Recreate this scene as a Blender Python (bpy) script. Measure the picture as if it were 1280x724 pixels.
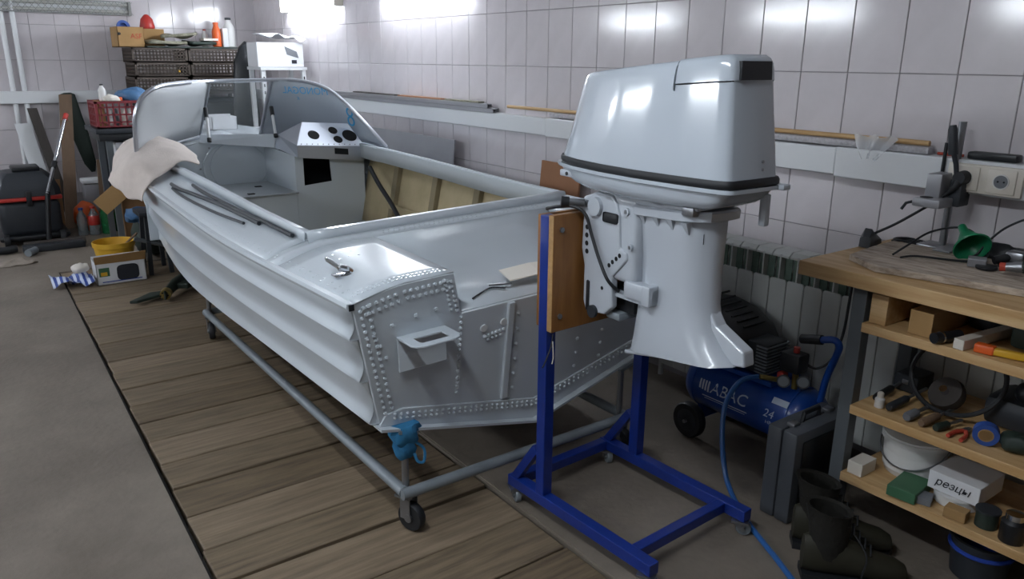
import bpy, bmesh, math, random
from mathutils import Vector, Matrix, Euler, noise as mnoise
random.seed(7)
R_ = math.radians
C = bpy.context.scene.collection
for o_ in list(bpy.data.objects):
    bpy.data.objects.remove(o_)

# ------------------------------------------------------------------ camera
cam_d = bpy.data.cameras.new('camera')
cam = bpy.data.objects.new('camera', cam_d)
C.objects.link(cam)
cam_d.sensor_fit = 'HORIZONTAL'
cam_d.sensor_width = 36.0
cam_d.lens = 970.0 / 1280.0 * 36.0
cam_d.clip_start = 0.05
_rot = Matrix(((0.808, 0.160, -0.566), (-0.589, 0.234, -0.774), (0.009, 0.959, 0.284)))
_q = _rot.to_quaternion(); _q.normalize()
cam.matrix_world = Matrix.Translation((0, 0, 1.5)) @ _q.to_matrix().to_4x4()
bpy.context.scene.camera = cam

# ------------------------------------------------------------------ world / exposure
w = bpy.data.worlds.new('world'); bpy.context.scene.world = w; w.use_nodes = True
w.node_tree.nodes['Background'].inputs[0].default_value = (0.62, 0.68, 0.8, 1)
w.node_tree.nodes['Background'].inputs[1].default_value = 0.02
vs = bpy.context.scene.view_settings
vs.view_transform = 'Standard'; vs.look = 'None'; vs.gamma = 1.0; vs.use_curve_mapping = False
vs.exposure = 0.15
TUBE_STRENGTH = 50.0          # fluorescent tubes of the wall lamps

# ------------------------------------------------------------------ materials
def lin(c):
    if isinstance(c, str):
        c = [int(c[i:i+2], 16) / 255 for i in (0, 2, 4)]
    return tuple((x / 12.92 if x <= 0.04045 else ((x + 0.055) / 1.055) ** 2.4) for x in c)
MATS = {}
def mat(name, col, rough=0.5, metal=0.0, var=0.0, scale=6.0, col2=None, bump=0.0, bscale=60.0,
        stretch=(1, 1, 1), emit=None, alpha=None, trans=0.0, coat=0.0, detail=4.0, spec=0.5, lo=0.35, hi=0.7):
    if name in MATS: return MATS[name]
    m = bpy.data.materials.new(name); m.use_nodes = True
    nt = m.node_tree; b = nt.nodes['Principled BSDF']
    c = lin(col)
    b.inputs['Base Color'].default_value = (*c, 1)
    b.inputs['Roughness'].default_value = rough
    b.inputs['Metallic'].default_value = metal
    b.inputs['Specular IOR Level'].default_value = spec
    if coat: b.inputs['Coat Weight'].default_value = coat; b.inputs['Coat Roughness'].default_value = 0.08
    if trans: b.inputs['Transmission Weight'].default_value = trans
    if alpha is not None: b.inputs['Alpha'].default_value = alpha
    if emit:
        b.inputs['Emission Color'].default_value = (*emit[0], 1); b.inputs['Emission Strength'].default_value = emit[1]
    if var or col2 or bump:
        tc = nt.nodes.new('ShaderNodeTexCoord'); mp = nt.nodes.new('ShaderNodeMapping')
        mp.inputs['Scale'].default_value = stretch
        nt.links.new(tc.outputs['Object'], mp.inputs[0])
    if var or col2:
        n = nt.nodes.new('ShaderNodeTexNoise'); n.inputs['Scale'].default_value = scale; n.inputs['Detail'].default_value = detail
        n.inputs['Roughness'].default_value = 0.65
        nt.links.new(mp.outputs[0], n.inputs['Vector'])
        r = nt.nodes.new('ShaderNodeValToRGB')
        a = lin(col2) if col2 else tuple(x * (1 - var) for x in c)
        r.color_ramp.elements[0].position = lo; r.color_ramp.elements[0].color = (*a, 1)
        r.color_ramp.elements[1].position = hi; r.color_ramp.elements[1].color = (*c, 1)
        nt.links.new(n.outputs[0], r.inputs[0]); nt.links.new(r.outputs[0], b.inputs['Base Color'])
    if bump:
        n2 = nt.nodes.new('ShaderNodeTexNoise'); n2.inputs['Scale'].default_value = bscale; n2.inputs['Detail'].default_value = 3
        nt.links.new(mp.outputs[0], n2.inputs['Vector'])
        bp = nt.nodes.new('ShaderNodeBump'); bp.inputs['Strength'].default_value = bump; bp.inputs['Distance'].default_value = 0.01
        nt.links.new(n2.outputs[0], bp.inputs['Height']); nt.links.new(bp.outputs[0], b.inputs['Normal'])
    MATS[name] = m
    return m

M = {}
M['tile'] = mat('glazed_tile', 'd0cacd', 0.12, var=0.06, scale=9, bump=0.03, bscale=14)
M['grout'] = mat('grout', '9a9698', 0.9)
M['concrete'] = mat('concrete', '887e73', 0.6, col2='635a50', scale=1.6, detail=9, bump=0.25, bscale=40, lo=0.3, hi=0.72)
M['plaster'] = mat('plaster', 'bdb9b8', 0.8, var=0.1, scale=3)
M['ceiling'] = mat('ceiling_paint', 'b4b4b6', 0.9, var=0.06, scale=2)
M['plank'] = mat('plank_wood', '7f6f5a', 0.62, col2='554838', scale=3.0, stretch=(1.2, 14, 14), detail=8, bump=0.25, bscale=30, lo=0.28, hi=0.62)
M['plank2'] = mat('plank_wood_pale', '8a7964', 0.6, col2='645544', scale=2.6, stretch=(1.2, 16, 16), detail=8, bump=0.25, bscale=30, lo=0.28, hi=0.62)
M['plank3'] = mat('plank_wood_dark', '74644f', 0.64, col2='4b3f31', scale=3.4, stretch=(1.2, 12, 12), detail=8, bump=0.25, bscale=30, lo=0.28, hi=0.62)
M['soil'] = mat('pit_dark', '1c1a18', 0.95)
M['paint'] = mat('boat_paint', 'c6ced5', 0.24, coat=0.25, bump=0.015, bscale=25)
M['paint_motor'] = mat('motor_paint', 'b6bec7', 0.14, coat=0.7)
M['paint_leg'] = mat('motor_leg_paint', 'b0b6be', 0.3, coat=0.3)
M['alu'] = mat('brushed_aluminium', 'c4c9d2', 0.34, 0.75, bump=0.02, bscale=90)
M['alu_frame'] = mat('anodised_frame', 'b9bcc4', 0.32, 0.8)
M['cream'] = mat('cream_primer', 'c2b391', 0.55, col2='a89a7a', scale=3.5, detail=6)
M['tan'] = mat('tan_frame', '8c8066', 0.6, var=0.15, scale=8)
M['floor_grey'] = mat('boat_floor', '9aa0a4', 0.5, var=0.12, scale=5)
M['black_rubber'] = mat('black_rubber', '1b1d21', 0.55)
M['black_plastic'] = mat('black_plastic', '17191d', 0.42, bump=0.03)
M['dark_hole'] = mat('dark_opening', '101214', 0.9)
M['steel_grey'] = mat('grey_pipe_paint', '878f95', 0.45, 0.2, var=0.12, scale=12)
M['steel'] = mat('bare_steel', '9b9da1', 0.33, 0.9, var=0.15, scale=14)
M['chrome'] = mat('chrome', 'd8dade', 0.12, 1.0)
M['brass'] = mat('brass', '9c8a52', 0.35, 0.9)
M['blue_frame'] = mat('blue_enamel', '122f84', 0.33, coat=0.2, var=0.15, scale=20)
M['blue_tank'] = mat('compressor_blue', '0c3f90', 0.32, coat=0.3)
M['blue_hose'] = mat('hose_blue', '2d5f9e', 0.35)
M['plywood'] = mat('varnished_plywood', '9a6a38', 0.42, col2='80552c', scale=3, stretch=(10, 10, 1.2), detail=6)
M['plyedge'] = mat('plywood_edge', 'b08a58', 0.6, var=0.3, scale=60)
M['hardboard'] = mat('brown_hardboard', '96694a', 0.7, var=0.08, scale=5)
M['pine'] = mat('pine_board', 'd0b083', 0.5, col2='b08a58', scale=2.2, stretch=(14, 1.0, 14), detail=6)
M['oldply'] = mat('scratched_board', 'c2b3a3', 0.8, col2='7d6c5f', scale=7, stretch=(9, 1.6, 9), detail=9, bump=0.3, bscale=50, lo=0.3, hi=0.6)
M['white'] = mat('white_enamel', 'd6d8da', 0.35)
M['white_plastic'] = mat('white_plastic', 'd3d2d0', 0.4)
M['ivory'] = mat('ivory_plastic', 'cfc8bd', 0.35)
M['radiator'] = mat('radiator_enamel', 'c6c9c6', 0.35)
M['rad_green'] = mat('radiator_recess', '6f8478', 0.6, var=0.25, scale=30)
M['bench_leg'] = mat('bench_leg_grey', '5d6266', 0.5, 0.3)
M['case'] = mat('grey_case_plastic', '4d5157', 0.42, bump=0.08, bscale=200)
M['card'] = mat('cardboard', 'a58254', 0.85, var=0.12, scale=6)
M['card_dark'] = mat('cardboard_dark', '7a5a3a', 0.85, var=0.12, scale=6)
M['card_white'] = mat('white_carton', 'd9dadd', 0.6, var=0.04, scale=5)
M['crate'] = mat('brown_crate_plastic', '4a3f37', 0.6, var=0.12, scale=10)
M['crate_red'] = mat('red_crate_plastic', '7e2a30', 0.55, var=0.1, scale=10)
M['red'] = mat('red_plastic', 'b0322a', 0.4)
M['orange'] = mat('orange_plastic', 'd25a22', 0.4)
M['yellow'] = mat('yellow_plastic', 'cfa02a', 0.45, var=0.1, scale=8)
M['blue'] = mat('blue_plastic', '2a4d96', 0.5, var=0.15, scale=9)
M['blue_rag'] = mat('blue_rag', '2f7aa8', 0.9, var=0.25, scale=20)
M['blue_bag'] = mat('blue_bag', '46709a', 0.5, var=0.3, scale=12)
M['green'] = mat('green_plastic', '117a50', 0.35)
M['green_box'] = mat('green_box', '3f6a4c', 0.55, var=0.1)
M['dark_green'] = mat('dark_green', '24322b', 0.6, var=0.2, scale=12)
M['clothw'] = mat('cream_cloth', 'cfc4bd', 0.95, var=0.1, scale=14, bump=0.2, bscale=120)
M['rag'] = mat('grey_rag', '9a8f84', 0.95, var=0.25, scale=18, bump=0.2, bscale=90)
M['paper'] = mat('paper', 'ddd6cc', 0.8)
M['paper2'] = mat('newsprint', '9c9886', 0.85, col2='6f6d5e', scale=25)
M['leather'] = mat('boot_leather', '1f1d18', 0.8, col2='15130f', scale=10, bump=0.3, bscale=60)
M['leather2'] = mat('boot_toe', '29271a', 0.7, var=0.2, scale=9)
M['charcoal'] = mat('charcoal_plastic', '2a2e34', 0.5, var=0.1, scale=8)
M['wood_dark'] = mat('dark_board', '3c3632', 0.7, var=0.2, scale=5, stretch=(8, 8, 1))
M['wood_mid'] = mat('brown_board', '77604c', 0.7, var=0.2, scale=4, stretch=(8, 8, 1))
M['grey_sheet'] = mat('grey_sheet', '9b9b9f', 0.45, 0.4, var=0.1, scale=4)
M['pink'] = mat('pink_cloth', '8c4a6a', 0.9, var=0.3, scale=15)
M['gas'] = mat('bubble_wrap', 'b7b4b8', 0.3, var=0.35, scale=70, bump=0.5, bscale=90)
M['film'] = mat('clear_film', 'd8dade', 0.2, alpha=0.55)
M['bottle'] = mat('clear_bottle', 'b8c2c4', 0.12, trans=0.7)
M['bottle_g'] = mat('green_bottle', '2f8a52', 0.12, trans=0.5)
M['glass'] = mat('clear_screen', 'cfd8dc', 0.04, alpha=0.16)
M['milky'] = mat('milky_screen', 'aeb7c1', 0.3, alpha=0.78)
M['film_white'] = mat('white_filmed_screen', 'c6cace', 0.4)
M['print_blue'] = mat('print_blue', '2f8fc0', 0.5)
M['print_navy'] = mat('print_navy', '1f3f9a', 0.6)
M['print_white'] = mat('print_white', 'c9d4e6', 0.5)
M['print_black'] = mat('ink_black', '20222a', 0.7)
M['print_grey'] = mat('print_grey', '6a6d72', 0.6)
M['print_red'] = mat('print_red', 'b0402c', 0.7)
M['tube'] = mat('lamp_tube', 'ffffff', 0.5, emit=((0.86, 0.93, 1.0), TUBE_STRENGTH))
M['tube_off'] = mat('lamp_tube_off', 'b9b9b4', 0.4)
M['mesh_grey'] = mat('lamp_grid_grey', '8d8f8c', 0.5, var=0.2, scale=40)

# ------------------------------------------------------------------ mesh builder
class MB:
    def __init__(s): s.v = []; s.f = []
    def add(s, vs, fs):
        k = len(s.v); s.v += [tuple(p) for p in vs]; s.f += [tuple(i + k for i in q) for q in fs]; return s
    def box(s, x0, x1, y0, y1, z0, z1):
        v = [(x, y, z) for z in (z0, z1) for y in (y0, y1) for x in (x0, x1)]
        return s.add(v, [(0, 2, 3, 1), (4, 5, 7, 6), (0, 1, 5, 4), (2, 6, 7, 3), (0, 4, 6, 2), (1, 3, 7, 5)])
    def obox(s, c, size, rot=(0, 0, 0), r=0.0):
        m = Matrix.Translation(c) @ Euler(rot).to_matrix().to_4x4()
        t = MB()
        a, b, d = (q / 2 for q in size)
        if r: t.rbox(-a, a, -b, b, -d, d, r)
        else: t.box(-a, a, -b, b, -d, d)
        return s.add([m @ Vector(p) for p in t.v], t.f)
    def rbox(s, x0, x1, y0, y1, z0, z1, r=0.01, seg=2):
        bm = bmesh.new(); bmesh.ops.create_cube(bm, size=1)
        for q in bm.verts:
            q.co = ((x0 + x1) / 2 + q.co.x * (x1 - x0), (y0 + y1) / 2 + q.co.y * (y1 - y0), (z0 + z1) / 2 + q.co.z * (z1 - z0))
        bmesh.ops.bevel(bm, geom=bm.edges[:], offset=r, segments=seg, affect='EDGES', profile=0.5)
        bm.verts.index_update()
        s.add([q.co[:] for q in bm.verts], [[q.index for q in fc.verts] for fc in bm.faces]); bm.free(); return s
    def cyl(s, p0, p1, r0, r1=None, n=16, cap=True):
        p0 = Vector(p0); p1 = Vector(p1); r1 = r0 if r1 is None else r1
        d = (p1 - p0).normalized(); a = d.orthogonal().normalized(); b = d.cross(a)
        v = []
        for p, r in ((p0, r0), (p1, r1)):
            v += [p + a * (r * math.cos(2 * math.pi * i / n)) + b * (r * math.sin(2 * math.pi * i / n)) for i in range(n)]
        f = [(i, (i + 1) % n, n + (i + 1) % n, n + i) for i in range(n)]
        if cap: f += [tuple(range(n - 1, -1, -1)), tuple(range(n, 2 * n))]
        return s.add(v, f)
    def tube(s, pts, r, n=8, closed=False, flat=None):
        pts = [Vector(p) for p in pts]; m = len(pts); rs = r if isinstance(r, (list, tuple)) else [r] * m
        up = None; v = []
        for i, p in enumerate(pts):
            if closed: d = pts[(i + 1) % m] - pts[i - 1]
            else: d = pts[min(i + 1, m - 1)] - pts[max(i - 1, 0)]
            d.normalize()
            if up is None: up = d.orthogonal().normalized() if abs(d.z) > .95 else (Vector((0, 0, 1)) - d * d.z).normalized()
            else:
                up = up - d * up.dot(d); up.normalize()
            b = d.cross(up)
            k = flat if flat else 1.0
            v += [p + up * (rs[i] * k * math.sin(2 * math.pi * j / n)) + b * (rs[i] * math.cos(2 * math.pi * j / n)) for j in range(n)]
        f = []
        for i in range(m if closed else m - 1):
            a = i * n; c = ((i + 1) % m) * n
            f += [(a + j, a + (j + 1) % n, c + (j + 1) % n, c + j) for j in range(n)]
        if not closed: f += [tuple(range(n - 1, -1, -1)), tuple(range((m - 1) * n, m * n))]
        return s.add(v, f)
    def loft(s, rings, cap=True, closed=True):
        n = len(rings[0]); v = [p for r in rings for p in r]; f = []
        for i in range(len(rings) - 1):
            for j in range(n if closed else n - 1):
                f.append((i * n + j, i * n + (j + 1) % n, (i + 1) * n + (j + 1) % n, (i + 1) * n + j))
        if cap and closed: f += [tuple(range(n - 1, -1, -1)), tuple(range((len(rings) - 1) * n, len(rings) * n))]
        return s.add(v, f)
    def prism(s, poly, axis, a, b):
        def P(p, t): return (t, p[0], p[1]) if axis == 'x' else (p[0], t, p[1]) if axis == 'y' else (p[0], p[1], t)
        n = len(poly); v = [P(p, a) for p in poly] + [P(p, b) for p in poly]
        f = [tuple(range(n)), tuple(range(2 * n - 1, n - 1, -1))] + [(i, n + i, n + (i + 1) % n, (i + 1) % n) for i in range(n)]
        return s.add(v, f)
    def lathe(s, prof, c=(0, 0, 0), n=24, d=(0, 0, 1)):
        d = Vector(d).normalized(); a = d.orthogonal().normalized(); b = d.cross(a); c = Vector(c)
        rings = [[c + d * z + a * (r * math.cos(2 * math.pi * i / n)) + b * (r * math.sin(2 * math.pi * i / n)) for i in range(n)] for r, z in prof]
        return s.loft(rings)
    def ball(s, c, r, nu=12, nv=8, sc=(1, 1, 1)):
        rings = []
        for j in range(nv + 1):
            th = math.pi * (0.02 + 0.96 * j / nv)
            rings.append([(c[0] + r * sc[0] * math.sin(th) * math.cos(2 * math.pi * i / nu), c[1] + r * sc[1] * math.sin(th) * math.sin(2 * math.pi * i / nu), c[2] - r * sc[2] * math.cos(th)) for i in range(nu)])
        return s.loft(rings)
    def grid(s, rows):
        n = len(rows[0])
        return s.add([p for r in rows for p in r], [(i * n + j, i * n + j + 1, (i + 1) * n + j + 1, (i + 1) * n + j) for i in range(len(rows) - 1) for j in range(n - 1)])
    def xf(s, m): s.v = [tuple(m @ Vector(p)) for p in s.v]; return s
    def build(s, name, m, parent=None, local=False, smooth=40, bevel=0, bseg=2, solid=0, subd=0, label=None, cat=None, group=None, kind=None):
        me = bpy.data.meshes.new(name)
        v = s.v; loc = None
        if parent is not None and not local:
            inv = WM[parent.name].inverted(); v = [inv @ Vector(p) for p in v]
        if parent is None:
            xs = [p[0] for p in v]; ys = [p[1] for p in v]; zs = [p[2] for p in v]
            loc = Vector(((min(xs) + max(xs)) / 2, (min(ys) + max(ys)) / 2, min(zs)))
            v = [Vector(p) - loc for p in v]
        me.from_pydata([tuple(p) for p in v], [], s.f)
        bm = bmesh.new(); bm.from_mesh(me); bmesh.ops.recalc_face_normals(bm, faces=bm.faces[:]); bm.to_mesh(me); bm.free()
        if smooth:
            me.polygons.foreach_set('use_smooth', [True] * len(me.polygons))
            me.set_sharp_from_angle(angle=R_(smooth))
        me.materials.append(M[m] if isinstance(m, str) else m)
        return finish(me, name, parent, loc, bevel, bseg, solid, subd, label, cat, group, kind)

WM = {}
def finish(me, name, parent, loc=None, bevel=0, bseg=2, solid=0, subd=0, label=None, cat=None, group=None, kind=None):
    o = bpy.data.objects.new(name, me); C.objects.link(o)
    if parent is not None:
        o.parent = parent; WM[o.name] = WM[parent.name]
    else:
        if loc is not None: o.location = loc
        WM[o.name] = Matrix.Translation(loc if loc is not None else (0, 0, 0))
    if subd:
        q = o.modifiers.new('subd', 'SUBSURF'); q.levels = subd; q.render_levels = subd
    if solid:
        q = o.modifiers.new('solid', 'SOLIDIFY'); q.thickness = solid; q.offset = 0
    if bevel:
        q = o.modifiers.new('bevel', 'BEVEL'); q.width = bevel; q.segments = bseg; q.limit_method = 'ANGLE'; q.angle_limit = R_(35)
        q.harden_normals = False
    tag(o, label, cat, group, kind)
    return o
def tag(o, label=None, cat=None, group=None, kind=None):
    if label: o['label'] = label
    if cat: o['category'] = cat
    if group: o['group'] = group
    if kind: o['kind'] = kind
    return o
def thing(name, loc, label, cat, group=None, rot=(0, 0, 0)):
    o = bpy.data.objects.new(name, None); C.objects.link(o)
    o.location = loc; o.rotation_euler = rot; o.empty_display_size = 0.1
    WM[o.name] = Matrix.Translation(loc) @ Euler(rot).to_matrix().to_4x4()
    return tag(o, label, cat, group)
def dup(root, loc=None, rot=None, label=None):
    r = root.copy(); C.objects.link(r)
    if loc is not None: r.location = loc
    if rot is not None: r.rotation_euler = rot
    if label: r['label'] = label
    for ch in list(root.children):
        c = ch.copy(); C.objects.link(c); c.parent = r
        for g in list(ch.children):
            d = g.copy(); C.objects.link(d); d.parent = c
    return r
def share(src, parent, loc=(0, 0, 0), rot=(0, 0, 0), sc=(1, 1, 1)):
    o = bpy.data.objects.new(src.name.split('.')[0], src.data); C.objects.link(o)
    o.parent = parent; o.location = loc; o.rotation_euler = rot; o.scale = sc
    WM[o.name] = WM[parent.name]
    return o
def text(txt, size, m, parent, mtx, name='lettering', ext=0.0004, shear=0.0, bend=None, label=None):
    cu = bpy.data.curves.new('txt', 'FONT'); cu.body = txt; cu.size = size; cu.extrude = ext; cu.shear = shear
    cu.align_x = 'CENTER'; cu.align_y = 'CENTER'; cu.resolution_u = 3
    to = bpy.data.objects.new('txt', cu); C.objects.link(to)
    bpy.context.view_layer.update()
    me = bpy.data.meshes.new_from_object(to.evaluated_get(bpy.context.evaluated_depsgraph_get()))
    bpy.data.objects.remove(to)
    inv = WM[parent.name].inverted()
    for q in me.vertices:
        p = mtx @ q.co
        if bend: p = bend(p)
        q.co = inv @ Vector(p)
    me.name = name; me.materials.clear(); me.materials.append(M[m])
    return finish(me, name, parent, label=label)
def frame(o, x, y):       # matrix whose local X/Y run along the world vectors x and y
    x = Vector(x).normalized(); y = Vector(y); y = (y - x * y.dot(x)).normalized(); z = x.cross(y)
    return Matrix.Translation(o) @ Matrix((x, y, z)).transposed().to_4x4()
def lerp(a, b, t): return a + (b - a) * t
def interp(tab, t):
    if t <= tab[0][0]: return tab[0][1]
    for (a, x), (b, y) in zip(tab, tab[1:]):
        if t <= b:
            return lerp(x, y, (t - a) / (b - a))
    return tab[-1][1]
def smoothi(tab, t):      # catmull interpolation through a table
    n = len(tab)
    if t <= tab[0][0]: return tab[0][1]
    if t >= tab[-1][0]: return tab[-1][1]
    for i in range(n - 1):
        if t <= tab[i + 1][0]:
            x0, y0 = tab[i]; x1, y1 = tab[i + 1]; h = x1 - x0; u = (t - x0) / h
            def sl(k):
                if k == 0: return (tab[1][1] - tab[0][1]) / (tab[1][0] - tab[0][0])
                if k == n - 1: return (tab[-1][1] - tab[-2][1]) / (tab[-1][0] - tab[-2][0])
                return (tab[k + 1][1] - tab[k - 1][1]) / (tab[k + 1][0] - tab[k - 1][0])
            m0, m1 = sl(i) * h, sl(i + 1) * h
            return (2*u**3 - 3*u*u + 1) * y0 + (u**3 - 2*u*u + u) * m0 + (3*u*u - 2*u**3) * y1 + (u**3 - u*u) * m1
def curve(pts, n=8):      # smooth polyline through points
    pts = [Vector(p) for p in pts]; out = []
    for i in range(len(pts) - 1):
        p0 = pts[max(i - 1, 0)]; p1 = pts[i]; p2 = pts[i + 1]; p3 = pts[min(i + 2, len(pts) - 1)]
        for k in range(n):
            t = k / n
            out.append(0.5 * ((2 * p1) + (p2 - p0) * t + (2 * p0 - 5 * p1 + 4 * p2 - p3) * t * t + (3 * p1 - p0 - 3 * p2 + p3) * t ** 3))
    out.append(pts[-1]); return out
def crumple(bmobj_verts, amp, sc, seed=0):
    out = []
    for p in bmobj_verts:
        q = Vector(p); nv = mnoise.noise_vector(q * sc + Vector((seed, seed * 2.3, 0)))
        out.append(tuple(q + nv * amp))
    return out

# ================================================================== ROOM
XW, XL, YB, YF, ZC = 2.80, -2.10, 8.30, -2.2, 2.45
PX1 = 1.425                                     # right edge of the planked pit cover
def pit_x0(y): return 0.455 + max(0, min(y, 6.4) - 2.1) * 0.024
PY0, PY1 = 0.62, 6.30
fl = MB()
# floor slab around the pit
fl.box(XL, pit_x0(0) - 0.008, YF, PY0, -0.12, 0)
pts = [(XL, PY0), (pit_x0(PY0) - .008, PY0), (pit_x0(2.1) - .008, 2.1), (pit_x0(PY1) - .008, PY1), (XL, PY1)]
fl.prism(pts, 'z', -0.12, 0)
fl.box(PX1 + 0.008, XW, PY0, PY1, -0.12, 0)
fl.box(XL, XW, PY1, YB, -0.12, 0)
fl.box(pit_x0(0) - 0.008, XW, YF, PY0, -0.12, 0)
floor = fl.build('floor', 'concrete', smooth=0, kind='structure')
tag(floor, 'grey worn concrete floor around the planked pit')
MB().box(0.3, 1.6, PY0, PY1, -0.14, -0.1).build('pit_bed', 'soil', floor, smooth=0)
# kerb angle iron along the pit
MB().prism([(pit_x0(PY0) - .007, PY0), (pit_x0(2.1) - .007, 2.1), (pit_x0(PY1) - .007, PY1), (pit_x0(PY1) + .001, PY1), (pit_x0(2.1) + .001, 2.1), (pit_x0(PY0) + .001, PY0)], 'z', -0.08, -0.006).build('pit_edge', 'soil', floor, smooth=0)
MB().box(PX1 + .014, PX1 + .05, PY0, PY1, -0.004, 0.004).build('pit_kerb', 'concrete', floor, smooth=0)
ybs = [6.28, 5.88, 5.62, 5.435, 5.074, 4.81, 4.51, 4.21, 4.02, 3.79, 3.568, 3.36, 3.159, 2.939, 2.726, 2.513, 2.29, 2.09, 1.86, 1.64, 1.41, 1.18, 0.95, 0.64]
for i, (b, a) in enumerate(zip(ybs, ybs[1:])):
    g = random.uniform(0.003, 0.008); zt = random.uniform(-0.004, 0.001); sk = random.uniform(-.012, .012)
    x0 = pit_x0((a + b) / 2) + random.uniform(.006, .014); x1 = PX1 - random.uniform(0.0, 0.008)
    m = MB(); z0, z1 = -0.045, zt
    P = [(x0, a + g), (x1, a + g + sk), (x1, b - g + sk * .5), (x0, b - g)]
    m.prism(P, 'z', z0, z1)
    m.build('plank', ('plank', 'plank2', 'plank3')[random.choice((0, 0, 1, 2))], floor, smooth=0, bevel=.003, bseg=1)

# walls
wr = MB().box(XW, XW + .1, YF, YB + .1, 0, ZC).build('wall_right', 'grout', smooth=0, kind='structure')
wb = MB().box(XL, XW, YB, YB + .1, 0, ZC).build('wall_back', 'grout', smooth=0, kind='structure')
MB().box(XL - .1, XL, YF, YB + .1, 0, ZC).build('wall_left', 'plaster', smooth=0, kind='structure')
MB().box(XL - .1, XW + .1, YF - .1, YF, 0, ZC).build('wall_front', 'plaster', smooth=0, kind='structure')
MB().box(XL - .1, XW + .1, YF - .1, YB + .1, ZC, ZC + .1).build('ceiling', 'ceiling', smooth=0, kind='structure')
TW, TH, TT = 0.2, 0.3, 0.006
tm = MB().box(-TT, 0, -(TW / 2 - .0016), TW / 2 - .0016, -(TH / 2 - .0016), TH / 2 - .0016)
tile0 = tm.build('tile', 'tile', wr, local=True, smooth=0, bevel=.0015, bseg=1)
first = True
rows_z = [0.416, 0.716, 1.016, 1.316, 1.616, 1.916, 2.216]
for zc in rows_z:
    for k in range(43):
        yc = YB - 0.1 - 0.2 * k
        if zc < .6 and yc > 5: continue
        rt = (random.gauss(0, .0009), random.gauss(0, .0009), random.gauss(0, .0012))
        wl = WM[wr.name].translation
        loc = (XW - wl.x, yc - wl.y, zc - wl.z)
        if first: o = tile0; o.location = loc; first = False
        else:
            o = share(tile0, wr, loc, rt)
            q = o.modifiers.new('bevel', 'BEVEL'); q.width = .0015; q.segments = 1
wl = WM[wb.name].translation
for zc in rows_z:
    for k in range(16):
        o = share(tile0, wb, (XW - .1 - .2 * k - wl.x, YB - wl.y, zc - wl.z), (random.gauss(0, .001), random.gauss(0, .001), R_(90) + random.gauss(0, .0014)))
        q = o.modifiers.new('bevel', 'BEVEL'); q.width = .0015; q.segments = 1
# boxed-in pipe ledge along the right wall, in three lengths
tr = MB(); tr.box(2.722, XW - .007, 3.42, YB - .01, 1.10, 1.193)
t1 = tr.build('trim_1', 'white', bevel=.004, kind='structure')
MB().box(2.716, XW - .007, 1.66, 3.415, 1.096, 1.196).build('trim_2', 'white', bevel=.004, kind='structure')
MB().box(2.708, XW - .007, YF + .1, 1.655, 1.09, 1.20).build('trim_3', 'white', bevel=.004, kind='structure')
MB().box(-1.2, 1.75, YB - .07, YB - .007, 1.095, 1.20).build('trim_4', 'white', bevel=.004, kind='structure')
# two white pipes on the back wall
for dx in (0, .085):
    MB().cyl((.60 + dx, YB - .045, 0), (.60 + dx, YB - .045, 1.094), .02, n=14).build('heating_pipe', 'white', label='white heating pipe running down the back wall beside the vacuum', cat='pipe', group='white pipes on the back wall')
for dx in (0, .085):
    MB().cyl((.60 + dx, YB - .045, 1.201), (.60 + dx, YB - .045, ZC), .02, n=14).build('riser_pipe', 'white', label='white pipe rising from the back wall ledge towards the ceiling', cat='pipe', group='white pipes above the back ledge')

# ---- lamps
def wall_lamp(p0, p1, nrm, label, lit=True, name='wall_lamp'):
    p0 = Vector(p0); p1 = Vector(p1); n = Vector(nrm); c = (p0 + p1) / 2
    d = (p1 - p0).normalized(); L = (p1 - p0).length; up = Vector((0, 0, 1)) if abs(n.z) < .5 else d.cross(n)
    root = thing(name, c, label, 'lamp')
    fr = Matrix((d, n, up)).transposed().to_4x4(); T = Matrix.Translation(c) @ fr
    # local: x along, y out of the wall, z up ; wall at y=-0.001
    MB().box(-L/2, L/2, 0.0, .02, -.06, .06).xf(T).build('housing', 'white', root, smooth=0, bevel=.004)
    for s in (-1, 1):
        MB().box(s * L/2 - .012, s * L/2 + .012, 0.0, .075, -.062, .062).xf(T).build('end_cap', 'mesh_grey' if not lit else 'ivory', root, smooth=0, bevel=.004)
    if lit: MB().rbox(-L/2 + .014, L/2 - .014, .021, .07, -.058, .058, .012).xf(T).build('diffuser', 'tube', root)
    for zz in (-.03, .03):
        if not lit: MB().cyl((-L/2 + .012, .042, zz), (L/2 - .012, .042, zz), .016, n=12).xf(T).build('tube', 'tube_off', root)
    if not lit:
        g = MB(); k = int(L / .05)
        for i in range(k):
            x = -L/2 + (i + .5) * L / k
            g.obox((x, .078, 0), (.003, .004, .15), (0, .7, 0)); g.obox((x, .078, 0), (.003, .004, .15), (0, -.7, 0))
        g.box(-L/2, L/2, .07, .078, .052, .06); g.box(-L/2, L/2, .07, .078, -.06, -.052)
        g.xf(T).build('wire_grid', 'mesh_grey', root, smooth=0)
    return root
wall_lamp((XW - .007, 7.35, 1.965), (XW - .007, 6.15, 1.965), (-1, 0, 0), 'lit fluorescent lamp on tiled wall above the white carton')
wall_lamp((XW - .007, 5.45, 1.985), (XW - .007, 4.25, 1.985), (-1, 0, 0), 'lit fluorescent lamp on tiled wall above the long pipes')
wall_lamp((XL + .001, 4.6, 2.0), (XL + .001, 5.85, 2.0), (1, 0, 0), 'lit fluorescent lamp on the plain wall opposite the boat')
wall_lamp((XL + .001, 7.0, 2.0), (XL + .001, 8.2, 2.0), (1, 0, 0), 'lit fluorescent lamp on the plain wall near the back corner')
wall_lamp((1.62, YB - .007, 1.925), (-.9, YB - .007, 1.925), (0, -1, 0), 'unlit wall lamp behind a wire grid on the back wall', lit=False)
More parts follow.
